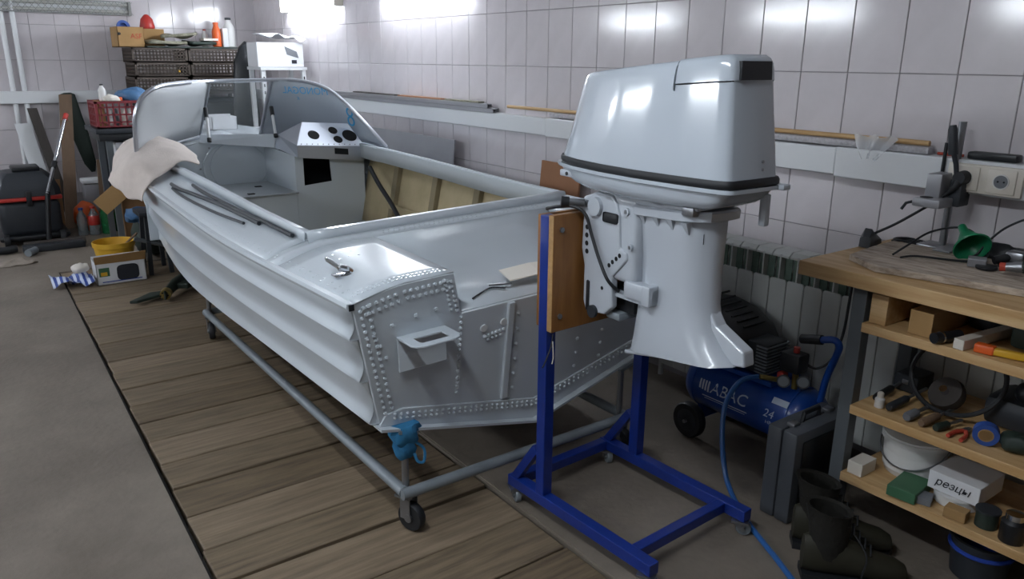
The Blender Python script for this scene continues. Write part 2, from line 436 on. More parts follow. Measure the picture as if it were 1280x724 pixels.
wall_lamp((.1, .5, ZC - .001), (.1, 1.7, ZC - .001), (0, 0, -1), 'lit fluorescent lamp on the ceiling over the open floor behind the boat', name='ceiling_lamp')
wall_lamp((XL + .001, 2.1, 2.0), (XL + .001, 3.3, 2.0), (1, 0, 0), 'lit fluorescent lamp on the plain wall beside the open floor')

# ================================================================== BOAT
boat = thing('motorboat', (1.61, 1.97, 0), 'open aluminium motorboat painted pale grey, resting on a pipe trolley', 'boat', rot=(0, R_(-2), 0))
HB = [(0, .71), (1, .75), (1.7, .75), (2.5, .725), (3.1, .67), (3.7, .575), (4.2, .44), (4.6, .24), (4.87, .03)]
ZS = [(0, .855), (1, .855), (1.7, .873), (2.5, .89), (3.3, .92), (4.87, .98)]
HC = [(0, .62), (1, .635), (1.7, .63), (2.3, .61), (2.94, .56), (3.5, .51), (3.9, .45), (4.4, .27), (4.85, .01)]
ZCH = [(0, .42), (1, .41), (1.6, .385), (2.3, .365), (2.94, .37), (3.5, .445), (3.9, .54), (4.4, .68), (4.85, .86)]
ZK = [(0, .25), (2.0, .25), (2.9, .28), (3.5, .38), (3.9, .49), (4.4, .65), (4.85, .84)]
LEN = 4.83
def ly0(z): return .10 * (.86 - z) / .61
hb = lambda y: smoothi(HB, y); zs = lambda y: smoothi(ZS, y)
hc = lambda y: smoothi(HC, y); zch = lambda y: smoothi(ZCH, y); zk = lambda y: smoothi(ZK, y)
def rise(y): return interp([(0, .032), (.5, .042), (.62, .05), (2.4, .052), (3.1, .10), (4.85, .06)], y)
def deckz(lx, y):
    h = max(hb(y), .02); d = max(0, h - abs(lx))
    lin_ = 1 - (1 - min(1, d / .165)) ** 1.3 + .10 * min(1, d / h); par = 1 - (abs(lx) / h) ** 2 if abs(lx) < h else 0
    k = min(1, max(0, (y - 2.3) / .7))
    return zs(y) + rise(y) * lerp(lin_, par, k)
STR = [0, .37, .72, 1.0]
PRF = [(0, 0), (.015, .020), (.05, .027), (.11, .022), (.20, .012), (.32, .004), (.5, 0), (1, 0)]   # from the lower lip of a strake upwards
def side_pts(y, sgn, off=0):
    a = (hc(y), zch(y)); b = (hb(y), zs(y)); k = min(1, max(0.25, (4.85 - y) / 1.2)); out = []
    for s0, s1 in zip(STR, STR[1:]):
        for u, d in PRF:
            if s0 > 0 and u == 0 and d == 0: u = 0.0
            t = s0 + (s1 - s0) * u
            out.append((sgn * (lerp(a[0], b[0], t) + d * k), lerp(a[1], b[1], t)))
    return out
hull = MB()
NS = 40
for sgn in (-1, 1):
    rings = []
    for i in range(NS + 1):
        u = i / NS; yb = u * LEN
        ring = [(x, lerp(ly0(z), LEN + (z - .9) * .25, u), z) for x, z in [(0, zk(yb)), (sgn * hc(yb) * .5, lerp(zk(yb), zch(yb), .42))] + side_pts(yb, sgn)]
        rings.append(ring)
    hull.loft(rings, cap=False, closed=False)
hull_o = hull.build('hull', 'paint', boat, local=True, smooth=50, solid=.004)
# end plates closing the lapped strakes at the stern
for sgn in (-1, 1):
    pr = side_pts(0, sgn); m = MB()
    for k in range(3):
        seg = pr[k * 8:(k + 1) * 8]
        n_ = len(seg); base = [(sgn * (abs(x) - (d + .012)), z) for (x, z), (u, d) in zip(seg, PRF)]
        pts_ = [(x, ly0(z) + .004, z) for x, z in seg] + [(x, ly0(z) + .004, z) for x, z in reversed(base)]
        m.add(pts_, [tuple(range(len(pts_)))])
    m.build('strake_end', 'paint', boat, local=True, smooth=0, solid=.002)
# transom
TP = [(x_, deckz(x_, 0) - .001) for x_ in (-.708, -.68, -.64, -.6, -.56, -.5, -.44, -.37)] + [(-.335, .742), (.385, .742)] + [(x_, deckz(x_, 0) - .001) for x_ in (.42, .5, .56, .6, .64, .68, .708)] + [(.62, .42), (0, .25), (-.62, .42)]
def shear(m): m.v = [(x, y + ly0(z), z) for x, y, z in m.v]; return m
tr_o = shear(MB().prism(TP, 'y', -.012, .012)).build('transom', 'paint', boat, local=True, smooth=0, bevel=.002, bseg=1)
# flange strip along the transom foot, stiffener, corner angle
m = MB()
m.prism([(-.625, .415), (-.60, .452), (-.54, .458), (0, .325), (.54, .455), (.62, .415), (0, .238)], 'y', -.018, -.010)
shear(m).build('bottom_flange', 'paint', tr_o, local=True, smooth=0, bevel=.002, bseg=1)
shear(MB().prism([(-.63, .418), (0, .24), (.63, .418), (.63, .408), (0, .23), (-.63, .408)], 'y', -.045, .03)).build('spray_lip', 'paint', tr_o, local=True, smooth=0)
shear(MB().box(-.154, -.128, -.024, -.010, .37, .74)).build('stiffener', 'paint', tr_o, local=True, smooth=0, bevel=.003)
for px_, pz in ((-.245, .668), (-.165, .672)):
    shear(MB().cyl((px_, -.011, pz), (px_, -.018, pz), .013, n=14)).build('drain_plug', 'white', tr_o, local=True)
# step bracket with a rectangular hole
br = MB()
y0, y1, x0, x1 = .012, -.105, -.565, -.395
outer = [(x0, y0), (x1, y0), (x1, y1 + .03), (x1 - .012, y1 + .008), (x1 - .035, y1), (x0 + .035, y1), (x0 + .012, y1 + .008), (x0, y1 + .03)]
inner = [(x0 + .035, y0 - .04), (x1 - .035, y0 - .04), (x1 - .035, y1 + .045), (x1 - .036, y1 + .035), (x1 - .04, y1 + .028), (x0 + .04, y1 + .028), (x0 + .036, y1 + .035), (x0 + .035, y1 + .045)]
n = 8; zt, zb = .716, .709
v = [(*p, zt) for p in outer] + [(*p, zt) for p in inner] + [(*p, zb) for p in outer] + [(*p, zb) for p in inner]
f = []
for i in range(n):
    j = (i + 1) % n
    f += [(i, j, n + j, n + i), (2 * n + i, 3 * n + i, 3 * n + j, 2 * n + j), (i, 2 * n + i, 2 * n + j, j), (n + i, n + j, 3 * n + j, 3 * n + i)]
br.add(v, f)
br.box(x0, x1, .006, .013, .60, .716)
br.build('step_bracket', 'paint', boat, local=True, smooth=0, bevel=.0015, bseg=1)
# rivets, far too many to name one by one
rv = MB()
def rivet(p, nrm, r=.0075):
    p = Vector(p); nrm = Vector(nrm).normalized(); a = nrm.orthogonal().normalized(); b = nrm.cross(a)
    v = [p + (a * math.cos(q * math.pi / 3) + b * math.sin(q * math.pi / 3)) * r for q in range(6)] + [p + (a * math.cos(q * math.pi / 3) + b * math.sin(q * math.pi / 3)) * r * .6 + nrm * r * .7 for q in range(6)]
    rv.add(v, [(q, (q + 1) % 6, 6 + (q + 1) % 6, 6 + q) for q in range(6)] + [tuple(range(6, 12))])
def trow(a, b, n, off=(0, 0)):
    for i in range(n):
        t = (i + .5) / n; x = lerp(a[0], b[0], t) + off[0]; z = lerp(a[1], b[1], t) + off[1]
        rivet((x, ly0(z) - .0125, z), (0, -1, .16))
for k, o_ in ((0, .022), (1, .045)):
    trow((-.708 + o_, .84), (-.62 + o_, .445), 17, (0, (k * .012)))
    trow((-.685, .858 - o_), (-.56, .882 - o_), 6, (k * .01, 0)); trow((-.55, .883 - o_), (-.385, .887 - o_), 8, (k * .01, 0))
    trow((-.37 - o_ + .008, .87), (-.335 - o_ + .008, .75), 7, (0, k * .008))
    b = .452 if k else .437
    for (xa, za), (xb, zb_) in (((-.58, b), (0, b - .135)), ((0, b - .135), (.56, b))):
        for i in range(26):
            t = (i + .5) / 26; x = lerp(xa, xb, t); z = lerp(za, zb_, t) - .004
            rivet((x, ly0(z) - .0185, z), (0, -1, .16), .0062)
trow((-.335, .74), (-.335, .46), 14); trow((-.34, .6), (-.345, .44), 6, (.006, 0))
for s in (-.105, .02, .18, .3): trow((s, .72), (s, .36 + abs(s) * .1), 6)
trow((-.245, .635), (-.155, .645), 6); trow((-.235, .622), (-.165, .63), 4)
for x_, z_ in ((-.64, .74), (-.58, .76), (-.50, .775), (-.43, .78), (-.62, .70), (-.60, .655), (-.53, .645)): trow((x_, z_), (x_, z_), 1)
def drow(a, b, n, off=.0):
    for i in range(n):
        t = (i + .5) / n; x = lerp(a[0], b[0], t); y = lerp(a[1], b[1], t); rivet((x, y, deckz(x, y) + .0005), (0, 0, 1), .0065)
drow((-.69, .03), (-.38, .015), 22); drow((-.68, .05), (-.39, .035), 20)
drow((-.69, .06), (-.735, 1.4), 26); drow((-.672, .06), (-.715, 1.0), 18)
drow((-.33, .545), (.4, .545), 34); drow((-.32, .565), (.41, .565), 34)
for dy in (.34, .40): drow((-.60, dy), (-.50, dy), 3)
# deck
dk = MB()
# side decks and coaming roll
for sgn in (-1, 1):
    rows = []
    for i in range(31):
        y = .62 + i / 30 * 1.98
        rows.append([(sgn * lerp(hb(y) + .004, .575, t), y, deckz(lerp(hb(y), .575, t), y) + .001) for t in (0, .33, .66, 1)])
    dk.grid(rows)
    rows = []
    for i in range(29):                                  # foredeck half
        y = 2.6 + i / 28 * 2.22; inn = interp([(2.6, .575), (3.22, .33), (3.24, 0), (4.9, 0)], y)
        a = hb(y) + .004
        rows.append([(sgn * lerp(a, min(inn, a), t), y, deckz(lerp(a, min(inn, a), t), y) + .001) for t in (0, .25, .5, .75, 1)])
    dk.grid(rows)
# aft deck: left block, bridge, right block
def patch(xa, xb, ya, yb, nx=8, ny=6):
    dk.grid([[(x, y, deckz(x, y) + .001) for x in (lerp(xa(y) if callable(xa) else xa, xb, i / nx) for i in range(nx + 1))] for y in (lerp(ya, yb, j / ny) for j in range(ny + 1))])
patch(lambda y: -hb(y) - .004, -.37, -.014, .52); patch(lambda y: hb(y) + .004, .42, -.014, .52)
patch(lambda y: -hb(y) - .004, hb(.6), .52, .63, 16, 2)
dk.build('deck', 'paint', boat, local=True, smooth=35, solid=.005)
# splash well
wl_ = MB()
wl_.grid([[(lerp(-.37, .42, t), .52, deckz(lerp(-.37, .42, t), .52)) for t in (0, .25, .5, .75, 1)], [(lerp(-.36, .41, t), .43, .835) for t in (0, .25, .5, .75, 1)], [(lerp(-.35, .40, t), .37, .79) for t in (0, .25, .5, .75, 1)], [(lerp(-.34, .39, t), .30, .762) for t in (0, .25, .5, .75, 1)], [(lerp(-.335, .385, t), .22, .75) for t in (0, .25, .5, .75, 1)], [(lerp(-.335, .385, t), ly0(.742), .744) for t in (0, .25, .5, .75, 1)]])
for xs_, xb_ in ((-.37, -.335), (.42, .385)):
    wl_.add([(xs_, -.005, deckz(xs_, 0)), (xs_, .52, deckz(xs_, .52)), (lerp(xs_, xb_, .3), .43, .835), (lerp(xs_, xb_, .6), .37, .79), (xb_, .28, .757), (xb_, ly0(.742), .744)], [(0, 1, 2, 3, 4, 5)])
wl_.build('splash_well', 'paint', boat, local=True, smooth=45, solid=.004)
# coaming round the cockpit
CZ = lambda y: deckz(.575, y) + .03
cm = MB()
for sgn in (-1, 1):
    rows = []
    for i in range(26):
        y = .62 + i / 25 * 1.98
        rows.append([(sgn * x, y, z) for x, z in ((.592, deckz(.592, y)), (.588, CZ(y) - .006), (.583, CZ(y)), (.567, CZ(y)), (.562, CZ(y) - .006), (.562, CZ(y) - .085))])
    cm.grid(rows)
rows = []
for i in range(13):
    x = lerp(-.588, .588, i / 12)
    z = deckz(.575, .62) + .03
    rows.append([(x, y, zz) for y, zz in ((.594, min(z - .008, deckz(x, .594))), (.602, z - .006), (.607, z), (.628, z), (.634, z - .006), (.634, z - .085))])
cm.grid(rows)
cm.build('coaming', 'paint', boat, local=True, smooth=35, solid=.004)
# rub rail along the sheer
for sgn in (-1, 1):
    rows = []
    for i in range(45):
        y = -.012 + i / 44 * 4.82
        a = sgn * hb(y); z = zs(y)
        rows.append([(a - sgn * .004, y, z + .006), (a + sgn * .014, y, z + .005), (a + sgn * .018, y, z - .006), (a + sgn * .014, y, z - .017), (a - sgn * .004, y, z - .018)])
    MB().loft(rows).build('rub_rail', 'paint', boat, local=True, smooth=35)
    MB().box(sgn * .70 - .008 + sgn * .012, sgn * .70 + .008 + sgn * .012, -.0155, -.012, .839, .858).build('rail_end', 'black_rubber', boat, local=True, smooth=0)
# ---- cockpit inside
ln = MB()
def inner(y, t): return (lerp(hc(y), hb(y), t) - .045, lerp(zch(y), zs(y), t))
for sgn in (-1, 1):
    rows = [[(sgn * inner(y, t)[0], y, inner(y, t)[1] - (.02 if t == 1 else 0)) for t in (0, .2, .4, .6, .8, 1)] for y in (lerp(.62, 2.66, i / 20) for i in range(21))]
    ln.grid(rows)
    rows = [[(sgn * lerp(.26, hc(y) - .045, t), y, lerp(.36, zch(y), t)) for t in (0, .5, 1)] for y in (lerp(.62, 2.66, i / 12) for i in range(13))]
    ln.grid(rows)
ln.prism([(-.66, .85), (.66, .85), (.585, .45), (.25, .37), (-.25, .37), (-.585, .45)], 'y', .64, .645)
ln.build('lining', 'cream', boat, local=True, smooth=35, solid=.003)
MB().box(-.27, .27, .646, 3.18, .345, .362).build('floorboard', 'floor_grey', boat, local=True, smooth=0)
def xr(y, t, d): x, z = inner(y, t); return (x - d, z)
for sgn in (-1, 1):
    for y in (2.28, 1.84, 1.42, 1.06, .78):
        rings = []
        for t in (.0, .2, .4, .6, .8, .97):
            x, z = inner(y, t)
            rings.append([(sgn * (x - .002), y - .03, z), (sgn * (x - .03), y - .026, z), (sgn * (x - .03), y + .026, z), (sgn * (x - .002), y + .03, z)])
        MB().loft(rings).build('rib', 'tan', boat, local=True, smooth=0)
    rows = []
    for i in range(15):
        y = lerp(.66, 2.3, i / 14); x, z = inner(y, .36 + .12 * i / 14)
        rows.append([(sgn * (x - .03), y, z - .018), (sgn * (x - .045), y, z - .014), (sgn * (x - .045), y, z + .014), (sgn * (x - .03), y, z + .018)])
    MB().loft(rows).build('stringer', 'cream', boat, local=True, smooth=0)
    for y in (.9, 1.2, 1.7, 2.1):
        a = (.26, .365); b = (hc(y) - .05, zch(y) + .008)
        MB().prism([(sgn * a[0], a[1]), (sgn * b[0], b[1]), (sgn * b[0], b[1] + .03), (sgn * a[0], a[1] + .02)], 'y', y - .01, y + .01).build('floor_frame', 'floor_grey', boat, local=True, smooth=0)
# cables hanging on the starboard lining
MB().tube(curve([(.545, 2.43, .84), (.53, 2.30, .76), (.53, 2.15, .66), (.53, 2.05, .58), (.52, 1.95, .55)]), .014, 8).build('steering_cable', 'black_rubber', boat, local=True)
MB().tube(curve([(.52, 1.95, .55), (.5, 1.85, .5), (.46, 1.7, .47), (.42, 1.5, .44)]), .010, 8).build('control_cable', 'black_rubber', boat, local=True)
# locker, helm box, bulkhead (world figures)
def W(m, name, mt, par=boat, **k): return m.build(name, mt, par, **k)
W(MB().box(1.02, 1.735, 4.62, 5.145, .40, .70), 'locker', 'paint', smooth=0, bevel=.004)
lid = W(MB().box(1.02, 1.742, 4.60, 5.14, .702, .712), 'locker_lid', 'floor_grey', smooth=0, bevel=.003)
for x_ in (1.47, 1.60): W(MB().box(x_ - .02, x_ + .02, 4.66 + (x_ - 1.47) * 2, 4.69 + (x_ - 1.47) * 2, .712, .716), 'finger_slot', 'dark_hole', lid, smooth=0)
bk = W(MB().box(.97, 2.25, 5.15, 5.165, .40, 1.0), 'bulkhead', 'paint', smooth=0)
rg = MB()
rg.tube([(1.535 + .205 * math.cos(a), 5.147, .80 + .165 * math.sin(a) + .02) for a in (2 * math.pi * i / 40 for i in range(40))], .007, 6, closed=True)
W(rg, 'hatch_ring', 'paint', bk)
W(MB().cyl((1.535, 5.149, .82), (1.535, 5.140, .82), .16, n=36), 'hatch_cover', 'paint', bk)
for a in range(8): W(MB().cyl((1.535 + .222 * math.cos(a * .785), 5.149, .82 + .182 * math.sin(a * .785)), (1.535 + .222 * math.cos(a * .785), 5.142, .82 + .182 * math.sin(a * .785)), .006, n=8), 'bolt', 'steel', bk)
hp = MB()       # helm front with its opening, lower edge cut to the hull
P = lambda x, z: (x, 4.62, z)
hp.add([P(1.735, .40), P(1.735, .93), P(1.785, .93), P(1.785, .745), P(1.965, .76), P(1.955, .93), P(2.19, .93), P(2.19, .47), P(2.09, .43), P(1.88, .37), (1.735, 4.62, .37)],
       [(0, 1, 2, 3), (0, 3, 9, 10), (3, 4, 8, 9), (4, 5, 6, 7), (4, 7, 8)])
hp.add([(1.735, 4.62, .37), (1.735, 4.62, .93), (1.735, 5.15, .95), (1.735, 5.15, .40)], [(0, 1, 2, 3)])
helm = W(hp, 'helm_panel', 'paint', smooth=0, solid=.006)
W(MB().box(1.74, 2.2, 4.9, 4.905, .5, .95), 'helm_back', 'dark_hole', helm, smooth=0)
W(MB().prism([(1.735, .385), (1.88, .372), (2.09, .43), (2.2, .475), (2.2, .505), (2.07, .455), (1.88, .40), (1.735, .40)], 'y', 4.575, 4.615), 'helm_foot', 'floor_grey', helm, smooth=0)
# dash
d1 = [(1.73, 4.55, .925), (2.15, 4.55, .880), (2.17, 4.55, .973), (1.727, 4.55, 1.0), (1.825, 4.70, 1.124), (2.13, 4.70, 1.105), (2.13, 4.74, .93), (1.73, 4.95, .95), (1.762, 4.97, 1.03)]
da = MB().add(d1, [(0, 1, 2, 3), (3, 2, 5, 4), (0, 3, 8, 7), (3, 4, 8), (1, 6, 5, 2), (0, 7, 6, 1), (7, 8, 4, 5, 6)])
dash = W(da, 'dashboard', 'alu', smooth=0, bevel=.003, label='brushed aluminium dashboard with gauge holes')
ex = (Vector(d1[2]) - Vector(d1[3])); ey = (Vector(d1[4]) - Vector(d1[3]))
up_ = ex.cross(ey).normalized()
def dp(u, v): a = Vector(d1[3]).lerp(Vector(d1[2]), u); b = Vector(d1[4]).lerp(Vector(d1[5]), u); return a.lerp(b, v)
for u, v, r in ((.24, .45, .036), (.60, .66, .029), (.63, .27, .029), (.86, .45, .047)):
    c = dp(u, v)
    W(MB().cyl(c - up_ * .002, c + up_ * .0025, r, n=24), 'gauge_hole', 'dark_hole', dash)
W(MB().prism([(1.965, .935), (2.055, .925), (2.055, .962), (1.965, .972)], 'y', 4.548, 4.5495), 'radio_slot', 'dark_hole', dash, smooth=0)
for i in range(12):
    c = dp(.06 + i * .08, .06); W(MB().cyl(c, c + up_ * .003, .004, n=6), 'screw', 'steel', dash)
# ledge from the bulkhead to the dash
W(MB().add([(1.30, 5.16, .985), (1.73, 4.95, .95), (1.75, 4.97, 1.03), (1.32, 5.19, 1.03)], [(0, 1, 2, 3)]), 'dash_ledge', 'paint', smooth=0, solid=.006)
# ---- windscreen
ws = W(MB().tube(curve([(.866, 4.62, .93), (.844, 4.55, .982), (.839, 4.50, 1.12), (.845, 4.48, 1.203), (.873, 4.48, 1.275), (.921, 4.50, 1.322), (1.001, 4.56, 1.352), (1.17, 4.78, 1.361), (1.381, 5.0, 1.362),
        (1.76, 5.0, 1.367), (1.891, 4.92, 1.366), (1.966, 4.82, 1.348), (2.033, 4.72, 1.307), (2.092, 4.60, 1.223), (2.168, 4.50, 1.105), (2.254, 4.42, .975)], 6), .012, 8), 'windscreen_frame', 'alu_frame')
def pane(top, bot, name, mt, n=5):
    rows = []
    T = curve(top, n); B = curve(bot, n); k = max(len(T), len(B))
    def rs(L, t): q = t * (len(L) - 1); i = min(int(q), len(L) - 2); return L[i].lerp(L[i + 1], q - i)
    rows = [[rs(B, i / 30).lerp(rs(T, i / 30), t) for t in (0, .25, .5, .75, 1)] for i in range(31)]
    return W(MB().grid(rows), name, mt, ws, solid=.003)
LB = [(.85, 4.56, .985), (.89, 4.60, 1.0), (1.081, 4.90, 1.001), (1.335, 5.19, 1.02)]
LT = [(.846, 4.52, 1.06), (.84, 4.49, 1.18), (.873, 4.48, 1.273), (.921, 4.50, 1.32), (1.001, 4.56, 1.35), (1.17, 4.78, 1.359), (1.376, 5.0, 1.36)]
pane(LT, LB, 'filmed_pane', 'film_white')
pane([(1.386, 5.0, 1.36), (1.755, 5.0, 1.362)], [(1.35, 5.2, 1.02), (1.721, 5.2, 1.01)], 'opening_pane', 'glass')
RB = [(1.735, 5.19, 1.01), (1.93, 5.13, 1.0), (2.12, 4.98, .99), (2.23, 4.78, .985), (2.255, 4.6, .98), (2.262, 4.43, .965)]
RT = [(1.765, 5.0, 1.365), (1.891, 4.92, 1.364), (1.966, 4.82, 1.346), (2.033, 4.72, 1.305), (2.092, 4.60, 1.22), (2.168, 4.50, 1.103), (2.250, 4.424, .98)]
pane(RT, RB, 'milky_pane', 'milky')
for a, b in (((1.381, 5.0, 1.362), (1.335, 5.2, 1.01)), ((1.757, 5.0, 1.365), (1.725, 5.2, 1.0))):
    W(MB().tube([a, b], .011, 8), 'mullion', 'alu_frame', ws)
W(MB().tube(curve(LB, 5) + curve([(1.345, 5.21, 1.02), (1.73, 5.21, 1.0)], 4) + curve(RB, 5), .013, 8), 'base_rail', 'alu_frame', ws)
for a, b in (((1.354, 5.05, 1.202), (1.332, 4.95, 1.008)), ((1.764, 5.05, 1.199), (1.745, 4.95, 1.016))):
    a = Vector(a); b = Vector(b)
    st = W(MB().cyl(a.lerp(b, .15), a.lerp(b, .92), .009, n=10), 'strut', 'white', ws)
    W(MB().cyl(a, a.lerp(b, .28), .013, n=10), 'strut_cap', 'black_rubber', st); W(MB().cyl(a.lerp(b, .9), b, .013, n=10), 'strut_foot', 'black_rubber', st)
# print on the protective film, read from behind
mx = frame((1.93, 4.855, 1.302), (.30, -.36, -.012), (0, .05, 1))
mx = mx @ Matrix.Diagonal((-1, 1, 1, 1))
text('MONOGAL', .062, 'print_blue', ws, mx @ Matrix.Translation((0, 0, .012)), 'film_print', shear=.2)
lp = MB()
for cz, r in ((.03, .026), (-.03, .028)):
    lp.tube([(math.cos(a) * r * .8, cz + math.sin(a) * r, 0) for a in (2 * math.pi * i / 20 for i in range(20))], .006, 6, closed=True, flat=.3)
mx = frame((2.132, 4.64, 1.155), (.4, -.8, -.1), (-.4, .0, 1)) @ Matrix.Translation((0, 0, .016))
lp.xf(mx); W(lp, 'film_logo', 'print_blue', ws)
mx = frame((1.90, 4.90, 1.255), (.30, -.36, -.012), (0, .05, 1)) @ Matrix.Diagonal((-1, 1, 1, 1))
text('K', .03, 'print_blue', ws, mx @ Matrix.Translation((0, 0, .012)), 'film_print', shear=.5)
# cleat on the aft deck
cl = MB()
cx, cy, cz = -.635, .21, deckz(-.635, .21)
cl.rbox(cx - .03, cx + .03, cy - .022, cy + .022, cz + .001, cz + .008, .003)
cl.tube(curve([(cx + .028, cy - .0, cz + .008), (cx + .01, cy, cz + .022), (cx - .01, cy + .01, cz + .03), (cx - .028, cy + .055, cz + .05)], 4), [.012] * 4 + [.011] * 4 + [.008] * 4 + [.004], 8)
cl.build('deck_cleat', 'chrome', boat, local=True)
rv.build('rivets', 'paint', boat, local=True, smooth=0, kind='stuff')

# things lying on the boat
m = MB()
ctrl = [[(1.11, 4.36, .955), (1.13, 4.55, .985), (1.12, 4.75, 1.02), (1.06, 4.92, 1.03)],
        [(1.03, 4.32, .975), (1.03, 4.52, 1.04), (1.0, 4.74, 1.07), (.97, 4.93, 1.05)],
        [(.93, 4.28, .925), (.92, 4.50, 1.035), (.90, 4.74, 1.065), (.88, 4.93, 1.03)],
        [(.845, 4.26, .895), (.82, 4.48, .985), (.80, 4.74, 1.0), (.80, 4.93, .97)],
        [(.80, 4.27, .855), (.765, 4.48, .90), (.745, 4.74, .91), (.755, 4.93, .90)],
        [(.785, 4.31, .80), (.75, 4.5, .80), (.725, 4.74, .83), (.74, 4.92, .84)]]
cols = [curve([r[j] for r in ctrl], 6) for j in range(4)]
rows = [curve([cols[j][i] for j in range(4)], 9) for i in range(len(cols[0]))]
rows = [[p + Vector((-.012, 0, .01)) * math.sin(9 * p.y + 14 * p.z + 6 * p.x) + mnoise.noise_vector(p * 9) * .016 for p in r] for r in rows]
m.grid(rows).build('cloth', 'clothw', smooth=60, solid=.004, label='cream cloth draped over the boat side beside the windscreen', cat='cloth')
def hose(name, pts, r, m, label, cat, flat=None, **k):
    return MB().tube(curve(pts, 8), r, 8, flat=flat).build(name, m, label=label, cat=cat, **k)
DZ = lambda x, y: (boat_w(x, y))
bw = WM[boat.name]
def boat_w(X, Y, up=.0):
    lx = X - 1.578; p = bw @ Vector((lx, Y - 1.97, deckz(lx, Y - 1.97) + up)); return (X, Y, p.z)
hose('rubber_strip', [boat_w(x, y, .014) for x, y in ((.900, 4.10), (.897, 3.95), (.912, 3.7), (.935, 3.35), (.948, 2.95))], .009, 'charcoal', 'thick dark rubber strip curving along the side deck, middle of the three', 'strip')
hose('rubber_strip', [boat_w(x, y, .012) for x, y in ((.884, 4.02), (.876, 3.85), (.878, 3.6), (.893, 3.3), (.916, 3.04))], .006, 'charcoal', 'thin dark rubber strip along the side deck, closest to the hull edge', 'strip')
hose('rubber_strip', [boat_w(x, y, .014) for x, y in ((.952, 3.90), (.945, 3.65), (.955, 3.25), (.966, 2.95), (.970, 2.66))], .008, 'charcoal', 'long straight dark rubber strip lying against the cockpit coaming', 'strip')
# bits in the splash well
MB().add([(1.50, 2.06, .778), (1.70, 2.03, .785), (1.745, 2.13, .80), (1.53, 2.17, .785), (1.62, 2.04, .79), (1.64, 2.14, .803)], [(0, 4, 5, 3), (4, 1, 2, 5)]).build('paper_sheet', 'paper', smooth=0, solid=.004, label='pale folded sheet lying in the splash well of the boat', cat='sheet')
MB().tube(curve([(1.34, 2.05, .745), (1.40, 2.08, .75), (1.45, 2.10, .752), (1.48, 2.06, .756)]), .003, 6).build('wire', 'print_black', label='short dark wire curled in the corner of the splash well', cat='wire')
MB().obox((1.48, 2.09, .762), (.08, .012, .006), (0, -.05, -.5)).build('metal_strip', 'steel', smooth=0, bevel=.001, label='small dark metal strip beside the folded sheet', cat='strip')
# white carton tray on the foredeck seen through the glass
q = MB(); q.box(1.53, 1.70, 5.58, 5.584, 1.02, 1.105); q.box(1.53, 1.70, 5.72, 5.724, 1.02, 1.12); q.box(1.53, 1.534, 5.58, 5.724, 1.02, 1.11); q.box(1.696, 1.70, 5.58, 5.724, 1.02, 1.11); q.box(1.53, 1.70, 5.58, 5.724, 1.02, 1.025)
q.build('tray', 'card_white', smooth=0, label='small white open tray on the foredeck behind the clear pane', cat='tray')

# ================================================================== BOAT TROLLEY
bt = thing('boat_trolley', (1.54, 3.14, 0), 'grey welded pipe trolley on casters under the boat', 'trolley')
zt = .145
MB().tube([(1.044, 2.01, zt), (1.044, 4.30, zt)], .019, 12).build('side_pipe', 'steel_grey', bt)
MB().tube([(2.035, 2.01, zt), (2.035, 4.30, zt)], .019, 12).build('side_pipe', 'steel_grey', bt)
MB().tube([(1.03, 2.0, zt), (2.09, 2.0, zt)], .019, 12).build('cross_pipe', 'steel_grey', bt)
MB().tube([(1.044, 4.30, zt), (2.035, 4.30, zt)], .019, 12).build('cross_pipe', 'steel_grey', bt)
posts = [(1.06, 2.03), (2.02, 2.03), (1.06, 4.28), (2.02, 4.28)]
for x, y in posts:
    lx = x - 1.60; yl = min(y - 1.97, 4.2)
    zt_ = lerp(zk(yl), zch(yl), min(1, abs(lx) / hc(yl))) + lx * .035 - .012
    MB().cyl((x, y, zt), (x, y, zt_), .012, n=12).build('post', 'steel', bt)
    MB().obox((x, y, zt_ - .006), (.07, .07, .012), (0, math.atan2(.17 * (1 if lx < 0 else -1), .62), 0)).build('pad', 'steel_grey', bt, smooth=0)
def caster(x, y, ztop, r, par, m='black_rubber', yaw=0.3, tw=.03):
    c, s = math.cos(yaw), math.sin(yaw); ax = Vector((c, s, 0)); fw = Vector((-s, c, 0)) * r * .45
    ctr = Vector((x, y, r)) - fw
    fk = MB()
    for k in (-1, 1):
        p = ctr + ax * k * (tw / 2 + .005)
        fk.obox((Vector((x, y, (ztop + r * 1.0) / 2)) + ax * k * (tw / 2 + .005) - fw * .5), (.004, r * .8, max(.02, ztop - r * .8)), (0, 0, yaw))
    fk.obox((x, y, ztop - .004), (.055, .055, .008), (0, 0, yaw)); fk.cyl((x, y, ztop - .02), (x, y, ztop - .006), .02, n=10)
    f = fk.build('caster', 'steel', par, smooth=30)
    MB().lathe([(r * .55, -tw / 2), (r * .93, -tw / 2), (r, -tw * .3), (r, tw * .3), (r * .93, tw / 2), (r * .55, tw / 2)], ctr, 20, ax).build('caster_wheel', m, f)
    MB().cyl(ctr - ax * (tw / 2 + .008), ctr + ax * (tw / 2 + .008), r * .3, n=10).build('axle', 'steel', f)
for x, y in ((1.06, 2.03), (2.02, 2.03), (1.06, 4.28), (2.02, 4.28)): caster(x, y, zt - .018, .05, bt, yaw=random.uniform(-.4, .5))
